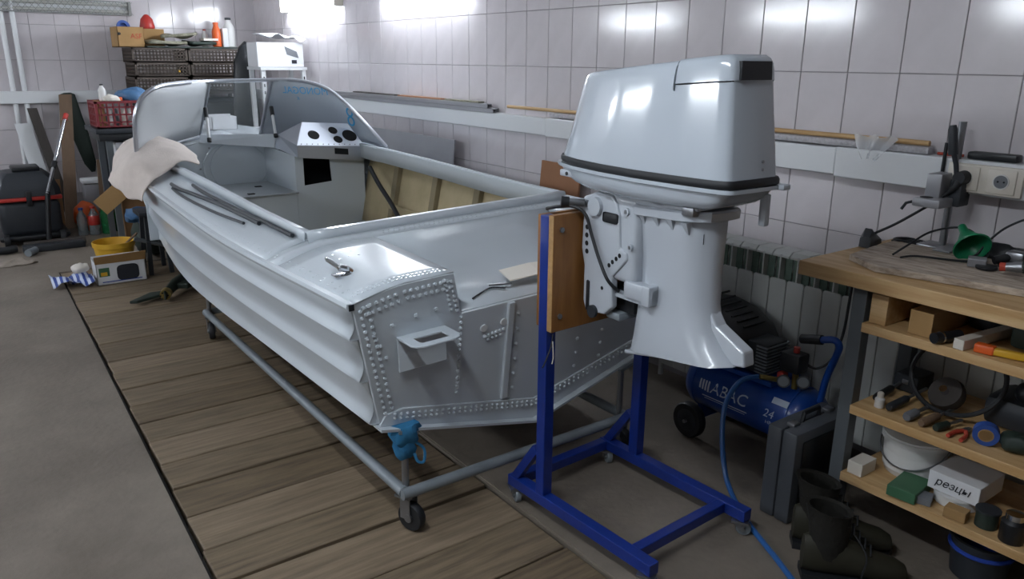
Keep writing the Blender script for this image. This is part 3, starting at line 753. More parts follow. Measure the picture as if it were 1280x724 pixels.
# blue rag tied round the pad
m = MB(); rings = []
for z, r in ((.385, .045), (.365, .052), (.335, .047), (.315, .032), (.30, .036), (.275, .030), (.26, .018)):
    rings.append([(1.06 + r * math.cos(a) * (1 + .18 * math.sin(5 * a + z * 60)), 2.03 + r * math.sin(a) * (1 + .18 * math.cos(4 * a + z * 50)), z + .006 * math.sin(3 * a)) for a in (2 * math.pi * i / 20 for i in range(20))])
m.loft(rings)
m.tube(curve([(1.085, 2.0, .32), (1.11, 1.99, .29), (1.105, 1.985, .25), (1.085, 1.99, .255), (1.08, 2.0, .28)]), .005, 6)
m.build('tied_rag', 'blue_rag', label='bright blue rag tied round the trolley post under the transom', cat='rag')

# ================================================================== MOTOR STAND
ms = thing('motor_stand', (1.69, 1.80, 0), 'blue welded steel motor stand on casters with a plywood clamp board', 'stand')
for x in (1.465, 1.92):
    MB().box(x - .02, x + .02, 1.325, 1.99, .058, .098).build('beam', 'blue_frame', ms, smooth=0, bevel=.003)
    MB().box(x - .02, x + .02, 1.80, 1.84, .0985, 1.05).build('post', 'blue_frame', ms, smooth=0, bevel=.003)
MB().box(1.4855, 1.8995, 1.40, 1.435, .06, .096).build('cross_bar', 'blue_frame', ms, smooth=0, bevel=.003)
MB().box(1.4855, 1.8995, 1.95, 1.988, .06, .096).build('cross_bar', 'blue_frame', ms, smooth=0, bevel=.003)
for x in (1.465, 1.92):
    MB().obox((x, 1.91, .17), (.025, .03, .19), (R_(35), 0, 0)).build('brace', 'blue_frame', ms, smooth=0)
    caster(x, 1.35, .057, .025, ms, 'steel_grey', .5, .018); caster(x, 1.965, .057, .025, ms, 'steel_grey', -.4, .018)
cb = MB().box(1.444, 1.935, 1.776, 1.799, .685, 1.056).build('clamp_board', 'plywood', ms, smooth=0, bevel=.002)
MB().box(1.4435, 1.4455, 1.777, 1.798, .687, 1.054).build('board_edge', 'plyedge', cb, smooth=0)
MB().box(1.450, 1.930, 1.841, 1.856, .69, 1.05).build('back_board', 'plywood', ms, smooth=0, bevel=.002)
for x, z in ((1.475, 1.01), (1.475, .735), (1.905, 1.01)):
    MB().cyl((x, 1.7755, z), (x, 1.770, z), .009, n=6).build('bolt', 'steel', cb)
wires = MB().tube(curve([(1.452, 1.765, .68), (1.44, 1.76, .64), (1.415, 1.755, .60), (1.40, 1.75, .585)]), .0025, 6).build('loose_wire', 'print_black', label='thin loose black wire hanging beside the blue post', cat='wire')
MB().tube(curve([(1.446, 1.758, .66), (1.447, 1.755, .61), (1.44, 1.752, .588)]), .002, 6).build('loose_wire', 'ivory', label='thin loose pale wire hanging beside the blue post', cat='wire')

# ================================================================== OUTBOARD MOTOR
mo = thing('outboard_motor', (1.69, 1.62, .64), 'pale grey outboard motor with a black rubber seam, clamped to the stand', 'outboard motor')
XM = 1.69
WT = [(0, 0), (.0024, .080), (.0096, .092), (.03, .102), (.07, .110), (.2, .124), (.4, .136), (.6, .134), (.78, .117), (.9, .090), (.96, .060), (.988, .034), (1, 0)]
XC = 1.63          # centre line of the cowl
def outline(y0, y1, ws, off=0.0, cond=None):
    half = []
    for i in range(33):
        t = .5 - .5 * math.cos(math.pi * i / 32)
        half.append((interp(WT, t) * ws, lerp(y0, y1, t)))
    out = [(-a, b) for a, b in half] + [(a, b) for a, b in reversed(half[1:-1])]
    return out
YR, YN = 1.153, 1.925
def ztop(y): return 1.515 - (y - 1.21) * .085
ZB = 1.222
LEV = [(0, 0, 0, 1), (.10, .004, .012, .985), (.3, .012, .032, .95), (.5, .020, .050, .91), (.7, .027, .066, .868), (.8, .030, .074, .845), (.88, .032, .080, .825), (.94, .036, .086, .805), (.98, .043, .094, .775), (1.0, .055, .106, .72), (1.008, .12, .18, .55), (1.012, .25, .32, .2)]
def cowl_ring(h, dr, df, ws, off=0):
    return [(XC + x * (1 + off / .12), y, ZB + h * (ztop(y) - ZB)) for x, y in outline(YR + dr - off, YN - df + off, ws)]
cw = MB().loft([cowl_ring(*l) for l in LEV])
cowl = cw.build('cowl', 'paint_motor', mo, smooth=50)
# rear cap panel over the back of the cowl top
cp = MB(); rings = []
for l in LEV[5:11]:
    r = cowl_ring(*l, off=.0025); r = [(x, min(y, 1.358), z + .003 if l[0] >= 1 else z) for x, y, z in r]; rings.append(r)
cp.loft(rings)
cap = cp.build('rear_cap', 'paint_motor', mo, smooth=50)
m = MB()
m.add([(XC - .062, 1.1745, 1.459), (XC + .054, 1.1745, 1.459), (XC + .052, 1.1775, 1.503), (XC - .059, 1.1775, 1.503), (XC - .06, 1.2, 1.461), (XC + .05, 1.2, 1.461), (XC + .05, 1.205, 1.503), (XC - .058, 1.205, 1.503)],
      [(0, 1, 2, 3), (4, 7, 6, 5), (0, 4, 5, 1), (2, 6, 7, 3), (0, 3, 7, 4), (1, 5, 6, 2)])
lv_ = LEV[5:10]
for sd in (-1, 1):
    sm = MB(); P_ = []
    for h, dr, df, ws in reversed(lv_):
        y0_, y1_ = YR + dr, YN - df; t_ = (1.3595 - y0_) / (y1_ - y0_)
        P_.append((XC + sd * interp(WT, t_) * ws, 1.3595, ZB + h * (ztop(1.3595) - ZB)))
    sm.tube(P_, .0022, 6); P_ = P_[-1:]
    h, dr, df, ws = LEV[5]
    for k in range(14):
        y0_, y1_ = YR + dr, YN - df; yy = lerp(1.3595, y0_ + .004, (k + 1) / 14); t_ = (yy - y0_) / (y1_ - y0_)
        P_.append((XC + sd * (interp(WT, t_) * ws + .001), yy, ZB + h * (ztop(yy) - ZB) - .001))
    sm.tube(P_, .0022, 6)
    sm.build('cap_seam', 'black_rubber', cap)
m.build('dark_badge', 'black_plastic', cap, smooth=0, label='black rectangle on the rear of the cowl')
for z in (1.262, 1.242): MB().cyl((XC + .03, 1.160, z), (XC + .03, 1.1545, z), .004, n=8).build('screw', 'steel', cowl)
bd = MB().loft([[(XC + x * s, y, z) for x, y in outline(YR - d, YN + d, 1.0)] for z, s, d in ((1.222, 1.0, 0), (1.222, 1.03, .006), (1.215, 1.05, .010), (1.205, 1.05, .010), (1.199, 1.02, .004))])
bd.build('rubber_seam', 'black_rubber', mo, smooth=50)
pn = MB().loft([[(XC + x * s, y, z + (y - 1.58) * k) for x, y in outline(a - .045, b - .028, 1.0)] for z, s, a, b, k in ((1.2, 1.045, 1.185, 1.98, 0), (1.190, 1.045, 1.185, 1.98, 0), (1.186, .98, 1.205, 1.965, 0), (1.165, .95, 1.222, 1.945, 0), (1.148, .90, 1.25, 1.90, -.004), (1.137, .80, 1.28, 1.86, -.006), (1.136, .3, 1.4, 1.7, 0))])
pan = pn.build('lower_pan', 'paint_motor', mo, smooth=40)
MB().rbox(1.53, 1.56, 1.80, 1.86, 1.160, 1.180, .004).build('latch', 'paint_leg', pan)
MB().cyl((1.531, 1.822, 1.170), (1.527, 1.822, 1.170), .006, n=8).build('latch_pin', 'black_plastic', pan)
MB().rbox(1.715, 1.745, 1.125, 1.17, 1.188, 1.203, .004).build('rear_latch', 'paint_leg', pan)
MB().rbox(1.70, 1.72, 1.165, 1.19, 1.09, 1.175, .005).build('tilt_handle', 'paint_leg', mo)
# neck between pan and leg
m = MB(); m.rbox(1.60, 1.78, 1.34, 1.60, 1.10, 1.14, .012); m.rbox(1.595, 1.785, 1.31, 1.37, 1.115, 1.137, .008); m.rbox(1.60, 1.66, 1.44, 1.50, 1.10, 1.155, .008)
m.build('neck', 'paint_leg', mo)
MB().rbox(1.59, 1.62, 1.32, 1.365, 1.10, 1.125, .004).build('neck_fitting', 'steel', mo)
# leg
def lego(y0, y1, w, tail=.35):
    return [(XM - w * .45, y1), (XM - w * .85, y1 - .02), (XM - w, y1 - .06), (XM - w, y0 + .09), (XM - w * .92, y0 + .05), (XM - w * tail, y0 + .004), (XM, y0), (XM + w * tail, y0 + .004), (XM + w * .92, y0 + .05), (XM + w, y0 + .09), (XM + w, y1 - .06), (XM + w * .85, y1 - .02), (XM + w * .45, y1)]
lg = MB().loft([[(x, y, z + (1.45 - y) * k) for x, y in lego(a, b, w)] for z, a, b, w, k in ((1.103, 1.305, 1.60, .078, .02), (1.085, 1.302, 1.60, .080, .02), (1.02, 1.303, 1.592, .072, .0), (.95, 1.303, 1.585, .066, 0), (.85, 1.30, 1.585, .064, 0), (.78, 1.285, 1.588, .068, .05), (.72, 1.24, 1.592, .075, .1), (.68, 1.20, 1.597, .08, .13), (.672, 1.19, 1.6, .08, .13))])
leg = lg.build('leg', 'paint_leg', mo, smooth=45)
MB().loft([[(x, y, z + (1.45 - y) * .05) for x, y in lego(a, b, w, .6)] for z, a, b, w in ((1.075, 1.298, 1.61, .084), (1.079, 1.288, 1.618, .094), (1.100, 1.286, 1.62, .096), (1.106, 1.29, 1.616, .092))]).build('leg_flange', 'paint_leg', leg, smooth=30)
for y in (1.36, 1.42, 1.48, 1.54):
    MB().loft([[(XM - .094, y - .012, 1.08), (XM - .094, y + .012, 1.08), (XM - .07, y + .012, 1.08), (XM - .07, y - .012, 1.08)], [(XM - .073, y - .003, 1.045), (XM - .073, y + .003, 1.045), (XM - .066, y + .003, 1.045), (XM - .066, y - .003, 1.045)]]).build('flange_rib', 'paint_leg', leg, smooth=0)
MB().obox((XM - .037, 1.332, 1.035), (.002, .022, .028), (0, 0, R_(-52))).build('water_port', 'dark_hole', leg, smooth=0)
pl = MB()
poly = [(1.31, .845), (1.272, .80), (1.166, .754), (1.158, .712), (1.40, .676), (1.598, .640), (1.598, .70), (1.40, .76)]
MB().prism(poly, 'x', XM - .022, XM + .022).build('anti_ventilation_plate', 'paint_leg', mo, smooth=0, bevel=.006)
MB().prism([(1.36, .690), (1.36, .682), (1.45, .668), (1.60, .640), (1.60, .652)], 'x', XM - .075, XM + .075).build('plate_flange', 'paint_leg', mo, smooth=0, bevel=.003)
# swivel bracket, clamp bracket, shock mount
sb = MB(); sb.rbox(1.60, 1.78, 1.555, 1.70, .86, 1.12, .02, 3); sb.cyl((1.69, 1.63, 1.14), (1.69, 1.63, .80), .045, n=18)
swv = sb.build('swivel_bracket', 'paint_leg', mo)
for y, z, r in ((1.60, 1.075, .012), (1.575, .975, .010)):
    MB().cyl((1.601, y, z), (1.592, y, z), r, n=12).build('boss', 'paint_leg', swv); MB().cyl((1.5925, y, z), (1.5905, y, z), r * .55, n=10).build('bolt', 'steel', swv)
K = .972
CP = [(1.839, 1.065), (1.82, 1.093), (1.755, 1.118), (1.684, 1.113), (1.66, 1.095), (1.646, 1.06), (1.635, .96), (1.604, .952), (1.600, .93), (1.625, .905), (1.668, .865), (1.664, .767), (1.70, .737), (1.79, .727), (1.805, .76), (1.806, .876), (1.822, .93), (1.818, 1.03)]
CP = [(y * K - .003 if y < 1.80 else min(y * K - .003, 1.774), 1.5 - (1.5 - z) * K) for y, z in CP]
for x0, x1 in ((1.553, 1.58), (1.80, 1.827)):
    cbk = MB().prism(CP, 'x', x0, x1).build('clamp_bracket', 'paint_leg', mo, smooth=0, bevel=.006)
    if x0 < 1.6:
        for y, z, r in ((1.742, 1.015, .008), (1.742, .99, .008), (1.741, .965, .008), (1.739, .94, .008), (1.728, .845, .006), (1.66, .84, .006), (1.585, .955, .007), (1.60, .943, .007), (1.617, .93, .007), (1.632, .917, .007)):
            MB().cyl((x0 - .0005, y, z), (x0 - .0012, y, z), r, n=12).build('hole', 'dark_hole', cbk)
        MB().cyl((x0 - .001, 1.695, .758), (x0 - .012, 1.695, .758), .02, n=18).build('pivot_bolt', 'charcoal', cbk)
        MB().box(x0 - .006, x0 - .0, 1.688, 1.702, .750, .766).build('bolt_head', 'steel', cbk, smooth=0)
        MB().rbox(x0 - .006, x0 - .0005, 1.718, 1.731, .755, .85, .002).build('slot', 'black_plastic', cbk)
        MB().rbox(x0 - .004, x0 - .0005, 1.60, 1.665, 1.045, 1.075, .006).build('rubber_stop', 'black_rubber', cbk)
        MB().rbox(x0 - .003, x0 - .0005, 1.70, 1.75, 1.075, 1.098, .001).build('rating_plate', 'print_grey', cbk)
# hooks over the board and clamp tube
MB().cyl((1.54, 1.70, 1.085), (1.84, 1.70, 1.085), .028, n=18).build('tilt_tube', 'paint_leg', mo)
for x in (1.566, 1.813):
    MB().rbox(x - .015, x + .015, 1.70, 1.88, 1.06, 1.095, .012).build('clamp_hook', 'paint_leg', mo)
kn = MB().cyl((1.545, 1.75, 1.088), (1.50, 1.78, 1.092), .012, n=12).build('tube_nut', 'steel', mo)
MB().cyl((1.505, 1.777, 1.0915), (1.485, 1.79, 1.0935), .016, n=12).build('knob', 'black_rubber', kn)
m = MB(); m.rbox(1.555, 1.83, 1.44, 1.565, .835, .885, .008); m.rbox(1.548, 1.60, 1.44, 1.475, .83, .89, .006); m.box(1.57, 1.81, 1.47, 1.65, .822, .834)
m.build('lower_mount', 'paint_leg', mo)
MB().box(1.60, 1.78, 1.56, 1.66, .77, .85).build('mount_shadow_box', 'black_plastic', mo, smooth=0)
MB().rbox(1.575, 1.81, 1.60, 1.665, .742, .768, .008).build('thrust_rod', 'steel_grey', mo)
MB().tube(curve([(1.475, 1.85, 1.063), (1.49, 1.80, 1.076), (1.515, 1.755, 1.078), (1.532, 1.725, 1.055), (1.536, 1.70, 1.0), (1.537, 1.66, .93), (1.54, 1.62, .875), (1.57, 1.60, .84)]), .0055, 8).build('cable', 'black_rubber', mo)

LEGP = ('leg', 'leg_flange', 'flange_rib', 'water_port', 'anti_ventilation_plate', 'plate_flange', 'neck', 'neck_fitting', 'swivel_bracket', 'boss')
for ch in mo.children_recursive:
    if ch.name.split('.')[0] in LEGP or (ch.parent.name.startswith('swivel')):
        for v_ in ch.data.vertices: v_.co.x -= .04; v_.co.y -= .033; v_.co.z += .012
for ch in mo.children_recursive:
    for v_ in ch.data.vertices:
        v_.co.y *= (.90 if v_.co.y < 0 else .955)
ms.rotation_euler = (0, 0, R_(2.5)); mo.rotation_euler = (0, 0, R_(-.8))
# ================================================================== RADIATOR
rd = thing('radiator', (2.70, 1.74, 0), 'white panel radiator with many upright sections under the tiled ledge', 'radiator')
sec = None
y = 2.36
k = 0
while y > .45:
    if sec is None:
        a = MB(); a.box(-.003, .003, -.001, .10, 0, 0.66)          # local: x along wall, y depth, z up
        a.prism([(.0, .648), (.0, .656), (.02, .672), (.10, .672), (.10, .66), (.025, .658)], 'x', -.0375, .0375)
        a.cyl((-.0385, .055, .05), (.0385, .055, .05), .022, n=10); a.cyl((-.0385, .055, .60), (.0385, .055, .60), .022, n=10)
        sec = MB(); sec.v = [(0, 0, 0)]
        sec = a.build('section', 'radiator', rd, local=True, smooth=30)
        fp = MB(); fp.prism([(-.0385, .0), (.0385, .0), (.0385, .55), (.033, .56), (-.033, .56), (-.0385, .55)], 'y', -.004, .004)
        fpo = fp.build('front_panel', 'radiator', sec, local=True, smooth=0, bevel=.002)
        gr = MB().box(-.036, .036, .03, .034, .545, .655).build('recess', 'rad_green', sec, local=True, smooth=0)
        s = sec
    else:
        s = share(sec, rd); 
        for ch in (fpo, gr):
            q = share(ch, s)
            if ch is fpo:
                b_ = q.modifiers.new('bevel', 'BEVEL'); b_.width = .002; b_.segments = 1
    s.location = (2.65 - 2.70, y - 1.74, .105); s.rotation_euler = (0, 0, R_(-90))
    y -= .08
MB().cyl((2.70, 2.44, .02), (2.70, 2.44, .2), .012).build('feed_pipe', 'radiator', rd)
for yy in (2.2, 1.3): MB().box(2.69, 2.78, yy - .01, yy + .01, 0, .12).build('foot', 'radiator', rd, smooth=0)

# ================================================================== COMPRESSOR
cpz = thing('air_compressor', (2.47, 1.75, 0), 'blue wheeled air compressor with a black motor cover in front of the radiator', 'compressor')
TX, TZ, TR = 2.475, .215, .115
prof = [(0.012, -.30), (.06, -.292), (.095, -.272), (.112, -.245), (TR, -.22), (TR, .22), (.112, .245), (.095, .272), (.06, .292), (.012, .30)]
tank = MB().lathe(prof, (TX, 1.735, TZ), 36, (0, 1, 0)).build('tank', 'blue_tank', cpz)
for yw in (1.515, 1.955): MB().tube([(TX + (TR + .001) * math.cos(a), yw, TZ + (TR + .001) * math.sin(a)) for a in (2 * math.pi * i / 32 for i in range(32))], .003, 6, closed=True).build('weld_seam', 'blue_tank', tank)
for x in (2.335, 2.605):
    wh = MB().lathe([(.02, -.018), (.055, -.02), (.07, -.02), (.076, -.012), (.076, .012), (.07, .02), (.055, .02), (.02, .018)], (x, 1.935, .076), 28, (1, 0, 0)).build('wheel', 'black_rubber', cpz)
    MB().lathe([(.008, -.022), (.045, -.0215), (.05, -.019), (.05, .019), (.045, .0215), (.008, .022)], (x, 1.935, .076), 20, (1, 0, 0)).build('hub', 'charcoal', wh)
MB().cyl((2.30, 1.935, .076), (2.64, 1.935, .076), .008).build('axle', 'steel', cpz)
MB().box(2.40, 2.55, 1.92, 1.95, .07, .13).build('axle_bracket', 'blue_tank', cpz, smooth=0)
for dx in (-.05, .05):
    MB().prism([(1.55, .0), (1.59, .0), (1.60, .13), (1.54, .13)], 'x', TX + dx - .012, TX + dx + .012).build('foot', 'blue_tank', cpz, smooth=0, bevel=.003)
MB().box(2.38, 2.57, 1.60, 2.0, .325, .345).build('saddle', 'blue_tank', cpz, smooth=0, bevel=.004)
cv = MB()
poly = [(1.755, .345), (1.715, .39), (1.715, .44), (1.75, .495), (1.85, .55), (1.95, .57), (2.05, .56), (2.07, .50), (2.07, .345)]
cv.loft([[(x, (y - 1.89) * s + 1.89, (z - .45) * s + .45) for y, z in poly] for x, s in ((2.365, .80), (2.372, .90), (2.39, .97), (2.42, 1), (2.55, 1), (2.58, .97), (2.60, .9))])
cover = cv.build('motor_cover', 'black_plastic', cpz, smooth=30)
for i in range(7): MB().obox((2.475, 1.768 + i * .03 + .0, .513 + i * .0135), (.13, .006, .006), (R_(24), 0, 0)).build('rib', 'black_plastic', cover, smooth=0)
gr = MB().rbox(2.40, 2.53, 1.645, 1.74, .35, .475, .01).build('cylinder', 'charcoal', cpz)
for i in range(9): MB().box(2.395, 2.535, 1.64, 1.69, .357 + i * .013, .362 + i * .013).build('cooling_fin', 'steel_grey', gr, smooth=0)
MB().box(2.374, 2.378, 1.85, 1.885, .41, .445).build('warning_label', 'yellow', cover, smooth=0)
sw = MB().rbox(2.41, 2.48, 1.515, 1.595, .395, .47, .008).build('pressure_switch', 'black_plastic', cpz)
MB().cyl((2.445, 1.55, .47), (2.445, 1.55, .49), .012, n=12).build('red_knob', 'red', sw)
MB().cyl((2.44, 1.54, .33), (2.44, 1.54, .395), .012, n=10).build('riser', 'brass', cpz)
for yy, xx, zz in ((1.495, 2.425, .375), (1.55, 2.385, .37)):
    g_ = MB().cyl((xx, yy, zz), (xx - .022, yy - .012, zz + .008), .024, n=18).build('gauge', 'charcoal', cpz)
    MB().cyl((xx - .0222, yy - .0122, zz + .0081), (xx - .0232, yy - .0127, zz + .0085), .019, n=18).build('dial', 'print_grey', g_)
MB().cyl((2.40, 1.585, .36), (2.35, 1.63, .368), .010, n=10).build('coupling', 'brass', cpz)
MB().rbox(2.41, 2.44, 1.57, 1.60, .35, .385, .004).build('regulator', 'red', cpz)
hd = MB().tube(curve([(2.475, 1.45, .30), (2.47, 1.435, .40), (2.455, 1.40, .50), (2.44, 1.385, .545), (2.43, 1.40, .566), (2.42, 1.44, .558), (2.42, 1.46, .552)], 6), .013, 10).build('handle', 'blue_tank', cpz)
MB().tube([(2.42, 1.44, .557), (2.42, 1.52, .538)], .018, 12).build('grip', 'black_rubber', hd)
MB().tube(curve([(2.48, 1.545, .43), (2.50, 1.50, .41), (2.53, 1.46, .45), (2.54, 1.435, .55), (2.545, 1.43, .68), (2.55, 1.43, .81)]), .005, 8).build('power_cord', 'black_rubber', cpz)
def tank_bend(p, lift=.0012): return (TX - (TR + lift) * math.cos(p[2] / TR), p[1], TZ + (TR + lift) * math.sin(p[2] / TR))
def tank_text(t, size, y, arc, shear=.15):
    mx = frame((0, y, arc), (0, -1, 0), (0, 0, 1))
    text(t, size, 'print_white', tank, mx, 'lettering', ext=0.0, shear=shear, bend=tank_bend)
tank_text('ABAC', .068, 1.775, .022); tank_text('24', .045, 1.585, .015, .2); tank_text('HP 2', .022, 1.575, -.02, .2)
def decal(y0, y1, a0, a1, mt, nm='decal'):
    MB().grid([[tank_bend((0, lerp(y0, y1, i / 4), lerp(a0, a1, j / 4))) for j in range(5)] for i in range(5)]).build(nm, mt, tank)
decal(1.68, 1.90, -.022, -.017, 'print_white', 'stripe'); decal(1.69, 1.89, -.031, -.028, 'print_white', 'stripe')
decal(1.515, 1.585, .06, .085, 'print_white', 'sticker')
for i in range(4): decal(1.868 + i * .014, 1.876 + i * .014, .0 + .002 * i, .045, 'print_white', 'stripe')
hose('air_hose', [(2.345, 1.635, .369), (2.27, 1.66, .355), (2.20, 1.66, .28), (2.16, 1.63, .17), (2.13, 1.58, .06), (2.09, 1.51, .014), (2.03, 1.42, .012), (1.975, 1.33, .012), (1.90, 1.18, .012), (1.80, 1.0, .012), (1.68, .82, .012)], .0095, 'blue_hose', 'blue air hose drooping from the compressor to the concrete floor', 'hose')

# ================================================================== TOOL CASE
tcs = thing('tool_case', (2.26, 1.36, 0), 'dark grey plastic tool case standing upright beside the workbench', 'case', rot=(0, 0, R_(3)))
MB().rbox(2.105, 2.42, 1.353, 1.41, .001, .335, .010, 2).build('lid', 'case', tcs)
MB().rbox(2.105, 2.42, 1.295, 1.352, .001, .335, .010, 2).build('body', 'case', tcs)
MB().rbox(2.14, 2.39, 1.289, 1.2945, .03, .30, .004).build('face_panel', 'black_plastic', tcs)
MB().tube([(2.215, 1.352, .332), (2.22, 1.352, .362), (2.305, 1.352, .362), (2.31, 1.352, .332)], .008, 8).build('handle', 'black_plastic', tcs)
for x in (2.165, 2.365): MB().rbox(x - .018, x + .018, 1.337, 1.367, .326, .345, .003).build('latch', 'steel', tcs)

# ================================================================== WORKBENCH
BZ = .885
wbn = thing('workbench', (2.5, .6, 0), 'pine-topped workbench with three open shelves along the tiled wall', 'workbench')
MB().box(2.20, 2.79, -.45, 1.425, BZ - .047, BZ).build('bench_top', 'pine', wbn, smooth=0, bevel=.003)
for x, y in ((2.232, 1.20), (2.575, 1.20), (2.232, -.40), (2.575, -.40)):
    MB().box(x, x + .045, y, y + .045, 0, BZ - .047).build('leg', 'bench_leg', wbn, smooth=0, bevel=.002)
SH = (.729, .452, .213)
for z in SH:
    MB().box(2.222, 2.62, -.39, 1.199, z - .03, z).build('shelf', 'pine', wbn, smooth=0, bevel=.002)
ob = [(2.33, 1.33), (2.255, 1.20), (2.27, 1.14), (2.37, .72), (2.44, .30), (2.64, .30), (2.655, 1.0), (2.645, 1.355), (2.5, 1.35)]
MB().prism(ob, 'z', BZ + .001, BZ + .021).build('cutting_board', 'oldply', smooth=0, bevel=.002, label='worn scratched plywood offcut lying on the bench top', cat='board')
# drill stand
ds = thing('drill_stand', (2.69, 1.215, BZ), 'steel drill stand with a lever and clamp head standing on the workbench', 'drill stand')
MB().cyl((2.715, 1.222, BZ + .022), (2.715, 1.222, 1.32), .0125, n=14).build('column', 'steel', ds)
MB().cyl((2.70, 1.255, 1.04), (2.70, 1.255, 1.25), .006, n=10).build('guide_rod', 'black_plastic', ds)
MB().cyl((2.735, 1.235, BZ + .022), (2.735, 1.235, 1.20), .008, n=10).build('rear_rod', 'steel', ds)
MB().rbox(2.67, 2.76, 1.15, 1.29, BZ + .001, BZ + .022, .004).build('base', 'steel', ds)
h_ = MB().rbox(2.62, 2.70, 1.215, 1.265, 1.075, 1.155, .006).build('head', 'grey_sheet', ds)
m = MB(); m.rbox(2.565, 2.70, 1.185, 1.275, 1.05, 1.078, .005); m.build('clamp_arm', 'grey_sheet', ds)
MB().cyl((2.60, 1.245, 1.078), (2.60, 1.245, 1.0795), .02, n=18).build('spindle_hole', 'dark_hole', ds)
MB().rbox(2.655, 2.725, 1.165, 1.205, 1.05, 1.14, .006).build('gear_block', 'charcoal', ds)
lv = MB().tube([(2.66, 1.178, 1.10), (2.65, 1.193, 1.19), (2.64, 1.205, 1.235)], .008, 10).build('lever', 'charcoal', ds)
MB().tube([(2.642, 1.203, 1.22), (2.635, 1.213, 1.30), (2.634, 1.215, 1.312)], [.015, .014, .010], 12).build('lever_grip', 'charcoal', lv)
MB().tube([(2.575, 1.278, 1.062), (2.555, 1.287, 1.058), (2.545, 1.295, 1.037)], .005, 8).build('clamp_screw', 'charcoal', ds)
# sockets on the ledge front
soc = thing('wall_socket', (2.705, 1.12, 1.09), 'ivory double wall socket mounted on the ledge behind the bench', 'socket')
MB().rbox(2.692, 2.707, 1.005, 1.235, 1.098, 1.190, .004).build('frame', 'ivory', soc)
for yc in (1.175, 1.065):
    q = MB().rbox(2.687, 2.692, yc - .042, yc + .042, 1.106, 1.182, .002).build('insert', 'ivory', soc)
    MB().lathe([(.024, 0), (.024, .003), (.021, .003), (.020, -.001)], (2.6868, yc, 1.144), 20, (-1, 0, 0)).build('ring', 'white_plastic', q)
    MB().cyl((2.6865, yc, 1.144), (2.6855, yc, 1.144), .020, n=20).build('well', 'print_grey', q)
    for dy in (-.009, .009): MB().cyl((2.6855, yc + dy, 1.144), (2.684, yc + dy, 1.144), .003, n=8).build('pin_hole', 'dark_hole', q)
pg = thing('power_plug', (2.66, 1.175, 1.10), 'black round power plug pushed into the ivory socket', 'plug')
MB().cyl((2.683, 1.175, 1.146), (2.645, 1.176, 1.146), .023, .02, n=18).build('plug_head', 'black_rubber', pg)
MB().tube([(2.655, 1.176, 1.135), (2.65, 1.185, 1.115), (2.645, 1.20, 1.095)], [.015, .012, .007], 10).build('plug_neck', 'black_rubber', pg)
MB().tube(curve([(2.645, 1.20, 1.096), (2.635, 1.235, 1.06), (2.61, 1.29, 1.01), (2.60, 1.34, .97), (2.595, 1.40, .93)]), .0045, 8).build('plug_cord', 'black_rubber', pg)
# power adapter / blower nozzle on the bench
ad = MB().loft([[(2.585 + x, 1.405 + .5 * u + y * s * .9, BZ + .004 + max(0, z) * s) for x, z, y in ((-.06, 0, -.03), (-.052, .036, -.026), (0, .056, -.0), (.052, .036, .026), (.06, 0, .03))] for u, s in ((-.04, .45), (-.02, .8), (.0, 1.0), (.05, 1.0), (.06, .8))])
ad.build('power_adapter', 'charcoal', smooth=40, label='charcoal wedge-shaped power adapter at the bench corner', cat='adapter')
# cables and green funnel
pts = []
for i in range(60):
    a = i / 60 * 2 * math.pi * 4; r = .05 + .006 * math.sin(i * .7)
    pts.append((2.70 + r * math.cos(a) * .7, 1.33 + r * math.sin(a), BZ + .006 + .004 * (i // 15) + .002 * math.sin(i)))
MB().tube(pts, .0035, 6).build('coiled_cable', 'black_rubber', label='coiled thin black cable lying beside the drill stand', cat='cable')
hose('loose_cable', [(2.68, .80, 1.09), (2.66, .93, 1.06), (2.64, 1.0, 1.02), (2.62, 1.04, .97), (2.60, 1.06, .925), (2.57, 1.07, .912)], .0035, 'black_rubber', 'thin black cord sagging from the wall down to the green funnel', 'cable')
hose('loose_cable', [(2.40, 1.20, .912), (2.45, 1.17, .915), (2.53, 1.05, .912), (2.6, 1.03, .925), (2.66, 1.08, .96), (2.67, 1.15, .985), (2.62, 1.22, .965), (2.52, 1.24, .93), (2.42, 1.235, .912)], .0035, 'black_rubber', 'black lead looping over the cutting board with its tip beside the funnel', 'cable')
MB().lathe([(.012, -.05), (.014, -.02), (.05, .05), (.056, .052), (.054, .056), (.048, .052), (.012, -.016), (.010, -.05)], (2.60, 1.10, BZ + .088), 28, (-.45, -.5, -.35)).build('funnel', 'green', label='green plastic funnel lying on the bench among the cables', cat='funnel')
MB().box(2.60, 2.70, 1.145, 1.20, BZ + .0225, BZ + .03).build('small_tray', 'grey_sheet', smooth=0, bevel=.002, label='small grey tray in front of the drill stand', cat='tray')
